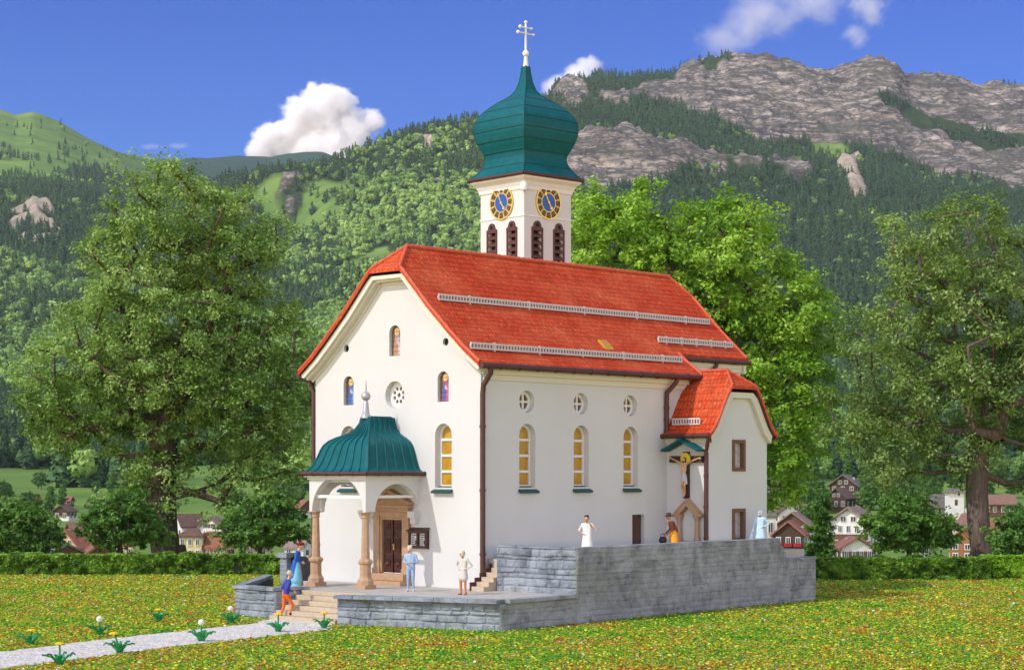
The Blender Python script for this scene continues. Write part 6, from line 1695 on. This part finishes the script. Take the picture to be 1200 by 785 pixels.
def person(loc, rz, label, cols, elbows, wrists, hdirs, knees=None, ankles=None, lean=(0,0), head=(0,0), skirt=None, coat=None, short=False, scale=1, sleeves=True, trouser=True, hair=None, hat=None, extra=None, palms=None, hcol=SKIN, group=None):
    """cols: skin, top, legs, shoes, skirt. faces -y; left side is +x"""
    root = empty('person', loc, rz); root.scale = (scale,)*3; tag(root, label, 'person', group)
    mk = lambda nm, c, r=.7: plain(nm, c, r, .14, 7, .12, .006, 40)
    mats = [mk('skin', cols[0], .55), mk('shirt_cloth', cols[1]), mk('trouser_cloth', cols[2]), mk('shoe_leather', cols[3], .5), mk('skirt_cloth', cols[4]), mk('eye_dark', (.02,.015,.012), .4), mk('lip', (.35,.12,.09), .5)]
    lx, ly = lean
    def up(x, y, z):
        t = max(0, z-.93); return (x+lx*t, y+ly*t, z-.25*t*(lx*lx+ly*ly))
    P = []
    kn = knees or [(-.10,-.02,.49),(.10,-.02,.49)]; an = ankles or [(-.11,.02,.08),(.11,.02,.08)]
    leg = 2 if trouser else 0
    for k, s in ((0,-1),(1,1)):
        hip = (s*.085, 0, .90); P.append((hip, kn[k], .093, .062, leg)); P.append((kn[k], an[k], .060, .040, leg))
        a = an[k]; P.append((a, (a[0]+s*.01, a[1]+.03, a[2]-.035), .042, .04, 3)); P.append(((a[0],a[1]+.02,a[2]-.045), (a[0]+s*.03, a[1]-.15, a[2]-.05), .038, .032, 3))
        P.append((up(s*.07,0,.95), up(s*.085,0,1.18), .105, .10, 1)); P.append((up(s*.085,0,1.18), up(s*.105,.0,1.36), .10, .088, 1))
    P.append((up(0,0,.92), up(0,0,.98), .125, .12, leg if not skirt else 4)); P.append((up(0,0,1.0), up(0,0,1.35), .115, .105, 1))
    P.append((up(-.16,0,1.40), up(.16,0,1.40), .062, .062, 1))
    nb_ = up(0,.0,1.42); hx, hy = head; hc = (nb_[0]+hx*.16, nb_[1]-.02+hy*.16, nb_[2]+.20)
    P.append((nb_, lerp3(nb_, hc, .6), .056, .05, 0))
    hd = Vector((hx*.8, -1+hy*.0, -.0+(-.35 if hy < 0 else 0))).normalized(); rt = Vector((-hd.y, hd.x, 0)).normalized(); u3 = rt.cross(hd)*-1 if rt.cross(hd).z < 0 else rt.cross(hd)
    H = lambda f, r, u: tuple(Vector(hc)+hd*f+rt*r+u3*u)
    P.append((H(-.018,0,.03), H(.02,0,.025), .092, .082, 0)); P.append((H(.015,0,.0), H(.035,0,-.075), .068, .045, 0))
    P.append((H(.085,0,.02), H(.112,0,-.018), .012, .017, 0))
    for s in (-1,1):
        P.append((H(-.005,s*.083,.005), H(-.008,s*.088,-.025), .017, .013, 0)); P.append((H(.088,s*.033,.022), H(.091,s*.033,.022), .011, .011, 5))
    P.append((H(.083,-.018,-.052), H(.083,.018,-.052), .009, .009, 6))
    arm = 1 if sleeves else 0
    for k, s in ((0,-1),(1,1)):
        sh = up(s*.19,0,1.385); P.append((sh, elbows[k], .056, .043, 1 if not short else 1)); 
        if short: P.append((lerp3(sh, elbows[k], .55), elbows[k], .043, .040, 0))
        P.append((elbows[k], wrists[k], .042, .029, arm if not short else 0))
        hand(P, wrists[k], hdirs[k], (palms[k] if palms else (-s*.8,-.3,0)), 0)
    if skirt:
        for z0, z1, r0, r1 in skirt:
            for q in (-1,0,1): P.append((up(q*.05,0,z0), (q*(.05+max(0,(r1-.12))*.45),0,z1), r0, r1, 4))
    if extra: P += extra(up)
    figure(root, 'body', P, mats)
    if hair:
        c, long_ = hair; mb = MB()
        for f, r, u, q, s_ in [(-.035,0,.045,.098,1)]+([(-.08,0,-.03,.07,1),(-.075,0,-.09,.055,1)] if long_ == 1 else [])+([(-.115,0,.05,.05,1)] if long_ == 2 else []):
            mb.ball(H(f,r,u), q, 0, 14)
        for k in range(16):
            a = k*2.4; mb.ball(H(-.04+.05*math.cos(a), .06*math.sin(a), .10+.018*math.sin(3*a)), .036, 0, 8)
        mb.build('hair', plain('hair', c, .6, .35, 25, .4, .01, 60), root)
    if hat:
        c, kind = hat; mb = MB()
        if kind == 'brim':
            mb.lathe([(.10,.0),(.19,-.02),(.195,-.008),(.115,.02),(.108,.10),(.07,.135),(.01,.14)], (0,0,0), 18)
        elif kind == 'beret':
            mb.lathe([(.095,-.02),(.10,.02),(.15,.05),(.14,.09),(.06,.115),(.005,.12)], (0,0,0), 16)
        else:   # scarf / bonnet
            mb.lathe([(.10,-.10),(.115,-.04),(.122,.04),(.10,.10),(.04,.135),(.004,.14)], (0,0,0), 16)
        mb.build('hat', plain('hat_felt', c, .75, .2, 15, .3, .006, 50), root, H(-.02,0,.055 if kind != 'scarf' else .015))
    return root
def bag(name, loc, r, c, label, cat='bag'):
    t = empty(name, loc); tag(t, label, cat); m_ = plain('bag_leather', c, .5, .2, 8)
    mb = MB(); mb.ball((0,0,0), r, 0, 14, 1, .6, .9); mb.build('pouch', m_, t)
    mb = MB(); mb.tube([(-r*.6,0,r*.6),(-r*.4,0,r*1.35),(0,0,r*1.6),(r*.4,0,r*1.35),(r*.6,0,r*.6)], .012, 6); mb.build('strap', m_, t); return t
Dk = (.03,.02,.02)
# man going up the steps
person(W(-4.15,-6.32,.02), A+PI-R(22), 'man in a blue jacket and orange trousers climbing the stone steps, seen from behind', [SKIN,(.03,.045,.26),(.72,.14,.015),(.015,.013,.013),(.1,.1,.1)],
  [(-.27,.02,1.15),(.26,.04,1.14)], [(-.25,-.20,1.02),(.24,-.12,.95)], [(0,-.7,-.4),(0,-.5,-.8)],
  knees=[(-.11,-.22,.56),(.10,.03,.49)], ankles=[(-.11,-.16,.26),(.11,.17,.10)], lean=(.02,-.22), head=(.05,-.25), hair=((.62,.50,.32), 0), scale=1.06)
# woman in blue and her companion behind the column
person(W(-6.22,-4.02,1.06), R(82), 'woman in a long blue coat and dark red hat standing beside the left porch column', [SKIN,(.012,.10,.42),(.2,.3,.4),(.03,.02,.02),(.20,.50,.62)],
  [(-.25,-.02,1.13),(.25,-.04,1.13)], [(-.12,-.22,1.0),(.10,-.22,.98)], [(.4,-.7,-.2),(-.4,-.7,-.2)], head=(0,-.5), lean=(0,-.10), skirt=[(.98,.30,.13,.21),(.30,.06,.17,.19)], trouser=False,
  extra=lambda up: [(up(0,.04,1.0),(0,.08,.45),.14,.22,1), (up(.09,.03,1.0),(.14,.07,.42),.11,.13,1), (up(-.09,.03,1.0),(-.14,.07,.42),.11,.13,1), (up(.04,-.13,.92),(.06,-.21,.12),.035,.05,6)],
  hat=((.22,.012,.02), 'beret'), hair=((.12,.06,.03), 0), scale=1.0)
person(W(-7.0,-2.25,1.06), R(-80), 'person in dark clothes almost hidden behind the left porch column', [SKIN,(.03,.025,.03),(.02,.02,.025),Dk,(.02,.02,.02)],
  [(-.26,-.06,1.13),(.26,-.10,1.15)], [(-.15,-.30,1.12),(.12,-.34,1.20)], [(0,-1,.1),(0,-1,.2)], hair=((.06,.035,.02), 0), scale=.96)
# man in light blue by the notice board
person(W(-1.20,-2.60,1.06), R(-12), 'white haired man in a light blue shirt and jeans reading beside the notice board', [(.62,.42,.33),(.30,.42,.58),(.27,.38,.56),(.60,.60,.62),(.3,.4,.5)],
  [(-.27,-.02,1.14),(.27,-.02,1.14)], [(-.09,-.23,1.10),(.10,-.23,1.10)], [(.75,-.5,.1),(-.75,-.5,.0)], hair=((.70,.62,.48), 0), head=(-.15,-.3), palms=[(0,.4,.9),(0,.4,.9)], scale=.99)
# woman with her hands on her hips
person(W(1.72,-2.70,1.06), R(-30), 'woman in a cream blouse and short skirt with hands on her hips on the terrace', [(.52,.20,.09),(.56,.54,.46),(.5,.3,.2),(.45,.15,.06),(.56,.54,.48)],
  [(-.36,.08,1.17),(.36,.08,1.17)], [(-.17,-.03,1.02),(.17,-.03,1.02)], [(.6,-.5,-.4),(-.6,-.5,-.4)], skirt=[(1.0,.68,.12,.15)], trouser=False, hat=((.58,.53,.40), 'scarf'), head=(-.2,-.1), scale=.93)
# woman in white behind the high wall
person(W(3.30,2.47,2.25), R(-8), 'dark haired woman in a white dress touching her neck behind the high wall', [(.50,.27,.15),(.74,.72,.69),(.5,.3,.2),(.5,.5,.5),(.76,.74,.71)],
  [(-.33,.05,1.16),(.34,-.06,1.20)], [(-.17,-.04,1.02),(.15,-.12,1.40)], [(.6,-.5,-.4),(-.6,-.2,.6)], skirt=[(1.0,.10,.12,.20)], trouser=False, short=True, hair=((.035,.018,.012), 2), head=(-.1,-.1), scale=.96)
# woman in orange with the black bag
wo = W(2.55,8.75,2.22)
person(wo, R(-78), 'woman in a yellow orange dress, brown shawl and dark hat walking past the wall shrine', [(.45,.22,.12),(.16,.035,.022),(.4,.2,.1),Dk,(.78,.33,.02)],
  [(-.24,-.10,1.10),(.22,-.12,1.08)], [(-.10,-.36,.90),(.12,-.36,.88)], [(.2,-.8,-.5),(0,-.7,-.6)], skirt=[(1.0,.08,.14,.23)], trouser=False, lean=(0,-.36), head=(0,-.3), hat=((.055,.022,.016), 'brim'), scale=.96,
  extra=lambda up: [(up(-.10,.06,1.36),up(-.12,.10,1.02),.10,.07,1),(up(.10,.06,1.36),up(.12,.10,1.02),.10,.07,1)])
bag('handbag', wo+Vector((-.47,-.05,.60)), .17, (.012,.012,.016), 'round black handbag held low by the woman in orange')
# person in pale blue
person(W(3.05,14.0,2.25), R(-14), 'person in a pale blue robe and white bonnet near the end of the high wall', [(.30,.16,.11),(.48,.66,.80),(.4,.5,.6),(.4,.5,.6),(.52,.70,.84)],
  [(-.27,-.02,1.12),(.38,.06,1.17)], [(-.30,-.12,.86),(.18,-.06,1.03)], [(-.1,-.2,-1),(-.6,-.5,-.4)], skirt=[(1.0,.08,.13,.22)], trouser=False, hat=((.62,.70,.76), 'scarf'), scale=.99,
  extra=lambda up: [((-.30,-.12,.92),(-.40,-.14,.45),.05,.09,4)])
# carved figure on the crucifix
def corpus():
    mats = [plain('painted_flesh', (.60,.36,.20), .5, .2, 10), plain('painted_loincloth', (.50,.52,.60), .6, .3, 14), plain('painted_hair', (.05,.025,.015), .6)]
    P = []
    P += [((0,-.26,.92),(0,-.27,1.20),.085,.10,0),((-.05,-.26,1.18),(-.07,-.26,1.42),.075,.07,0),((.05,-.26,1.18),(.07,-.26,1.42),.075,.07,0),((-.12,-.25,1.46),(.12,-.25,1.46),.05,.05,0)]
    P += [((0,-.25,.95),(0,-.25,.80),.12,.115,1),((.10,-.26,.92),(.16,-.26,.62),.05,.03,1)]
    for s in (-1,1):
        P += [((s*.06,-.25,.82),(s*.075,-.32,.52),.072,.05,0),((s*.075,-.32,.52),(s*.03,-.22,.20),.048,.034,0),((s*.03,-.22,.20),(s*.015,-.27,.08),.03,.026,0)]
        P += [((s*.15,-.25,1.47),(s*.45,-.23,1.60),.048,.038,0),((s*.45,-.23,1.60),(s*.74,-.19,1.70),.036,.026,0)]
        hand(P, (s*.74,-.19,1.70), (s,.05,.22), (0,-1,0), 0, .35)
    P += [((0,-.26,1.48),(.02,-.29,1.58),.042,.04,0),((.02,-.30,1.64),(.02,-.31,1.60),.075,.06,0),((.02,-.34,1.57),(.02,-.34,1.53),.04,.025,2),((.02,-.27,1.67),(.02,-.25,1.58),.075,.07,2)]
    figure(cru, 'figure', P, mats, .010, 4)
    mb = MB(); mb.lathe([(.27,0),(.27,.02)], (0,0,0), 24); mb.xform(Matrix.Translation((.02,-.17,1.66)) @ Matrix.Rotation(PI/2, 4, 'X')); mb.build('halo', plain('gilded_halo', (.70,.52,.03), .4, .15, 20), cru)
corpus()
# ------------------------------------------------------------------ clouds (real volumes far beyond the ridge)
def cloud(name, px, py, Y, wpx, hpx, blobs, dens, label, ns=2.2, amp=.55, edge=.10, dep=.8, soft=1.0):
    sx = wpx/FPX*Y/2; sz = hpx/FPX*Y/2
    mb = MB(); mb.box(-1.25,1.25,-1.25,1.25,-1.25,1.25)
    m, nt, out = new_mat('cloud_vapour')
    tc = nt.nodes.new('ShaderNodeTexCoord').outputs['Object']
    best = None
    for cx, cz, r, cy in blobs:
        dn = nt.nodes.new('ShaderNodeVectorMath'); dn.operation = 'DISTANCE'; nt.links.new(tc, dn.inputs[0]); dn.inputs[1].default_value = (cx, cy, cz)
        f = nt.nodes.new('ShaderNodeMath'); f.operation = 'MULTIPLY_ADD'; nt.links.new(dn.outputs['Value'], f.inputs[0]); f.inputs[1].default_value = -1/r; f.inputs[2].default_value = 1
        if best is None: best = f.outputs[0]
        else:
            mx = nt.nodes.new('ShaderNodeMath'); mx.operation = 'SMOOTH_MAX'; mx.inputs[2].default_value = .12
            nt.links.new(best, mx.inputs[0]); nt.links.new(f.outputs[0], mx.inputs[1]); best = mx.outputs[0]
    mp = nt.nodes.new('ShaderNodeMapping'); mp.inputs['Location'].default_value = (px*.37, py*.21, 0); mp.inputs['Scale'].default_value = (1, 1, hpx/wpx*1.15); nt.links.new(tc, mp.inputs[0])
    n = noise(nt, ns, 7, .62, mp.outputs[0], .25)
    a = nt.nodes.new('ShaderNodeMath'); a.operation = 'SUBTRACT'; nt.links.new(n, a.inputs[0]); a.inputs[1].default_value = .5
    b = nt.nodes.new('ShaderNodeMath'); b.operation = 'MULTIPLY_ADD'; nt.links.new(a.outputs[0], b.inputs[0]); b.inputs[1].default_value = amp*2; nt.links.new(best, b.inputs[2])
    mr = nt.nodes.new('ShaderNodeMapRange'); mr.interpolation_type = 'SMOOTHSTEP'; nt.links.new(b.outputs[0], mr.inputs[0])
    mr.inputs[1].default_value = .12; mr.inputs[2].default_value = .12+edge; mr.inputs[3].default_value = 0; mr.inputs[4].default_value = dens/sx
    v = nt.nodes.new('ShaderNodeVolumePrincipled'); v.inputs['Color'].default_value = (1,1,1,1); v.inputs['Anisotropy'].default_value = 0.0
    nt.links.new(mr.outputs[0], v.inputs['Density']); nt.links.new(v.outputs[0], out.inputs['Volume'])
    o = mb.build(name, m); o.location = ((px-CXP)/FPX*Y, Y, HC+(HY-py)/FPX*Y); o.scale = (sx, sx*dep, sz)
    tag(o, label, kind='stuff'); return o
cloud('cloud', 376, 150, 8200, 152, 120, [(-.55,-.25,.55,0),(-.15,.10,.60,-.1),(.12,.42,.52,0),(.45,.02,.52,.1),(.80,.12,.30,0),(-.85,-.45,.35,0),(.1,-.4,.8,0)], 20, 'bright white cumulus cloud rising behind the far ridge left of the tower', 2.3, .80, .30)
cloud('cloud', 676, 88, 8200, 84, 66, [(-.55,-.45,.55,0),(0,-.05,.55,0),(.35,.35,.45,0),(.1,-.6,.7,0)], 5, 'small soft white cloud behind the mountain crest right of the dome', 1.8, .7, .45)
cloud('cloud', 900, 24, 8600, 200, 100, [(-.55,-.45,.45,0),(-.1,.1,.6,0),(.45,.45,.6,0),(-.25,-.1,.5,0)], 1.9, 'thin torn white cloud at the top of the sky above the rock crest', 2.1, 1.25, .8)
cloud('cloud', 1012, 24, 8600, 96, 92, [(.1,.35,.6,0),(-.2,-.4,.4,0)], 1.8, 'thin wisp of white cloud above the rock knob', 2.0, 1.2, .8)
cloud('cloud', 196, 172, 8200, 84, 18, [(-.4,0,.5,0),(.3,.1,.5,0)], .7, 'faint low cloud streak over the left ridge', 1.6, .8, .7)
SC.cycles.volume_bounces = 16; SC.cycles.volume_step_rate = 1.0; SC.cycles.volume_max_steps = 256

# ------------------------------------------------------------------ valley air
mb = MB(); mb.box(-3400,3400,-40,7050,-60,1100)
m, nt, out = new_mat('valley_air')
v = nt.nodes.new('ShaderNodeVolumePrincipled'); v.inputs['Color'].default_value = (.72,.86,1,1); v.inputs['Density'].default_value = HAZE; v.inputs['Anisotropy'].default_value = .0
nt.links.new(v.outputs[0], out.inputs['Volume'])
tag(mb.build('haze', m), 'thin bluish haze filling the valley', kind='stuff')
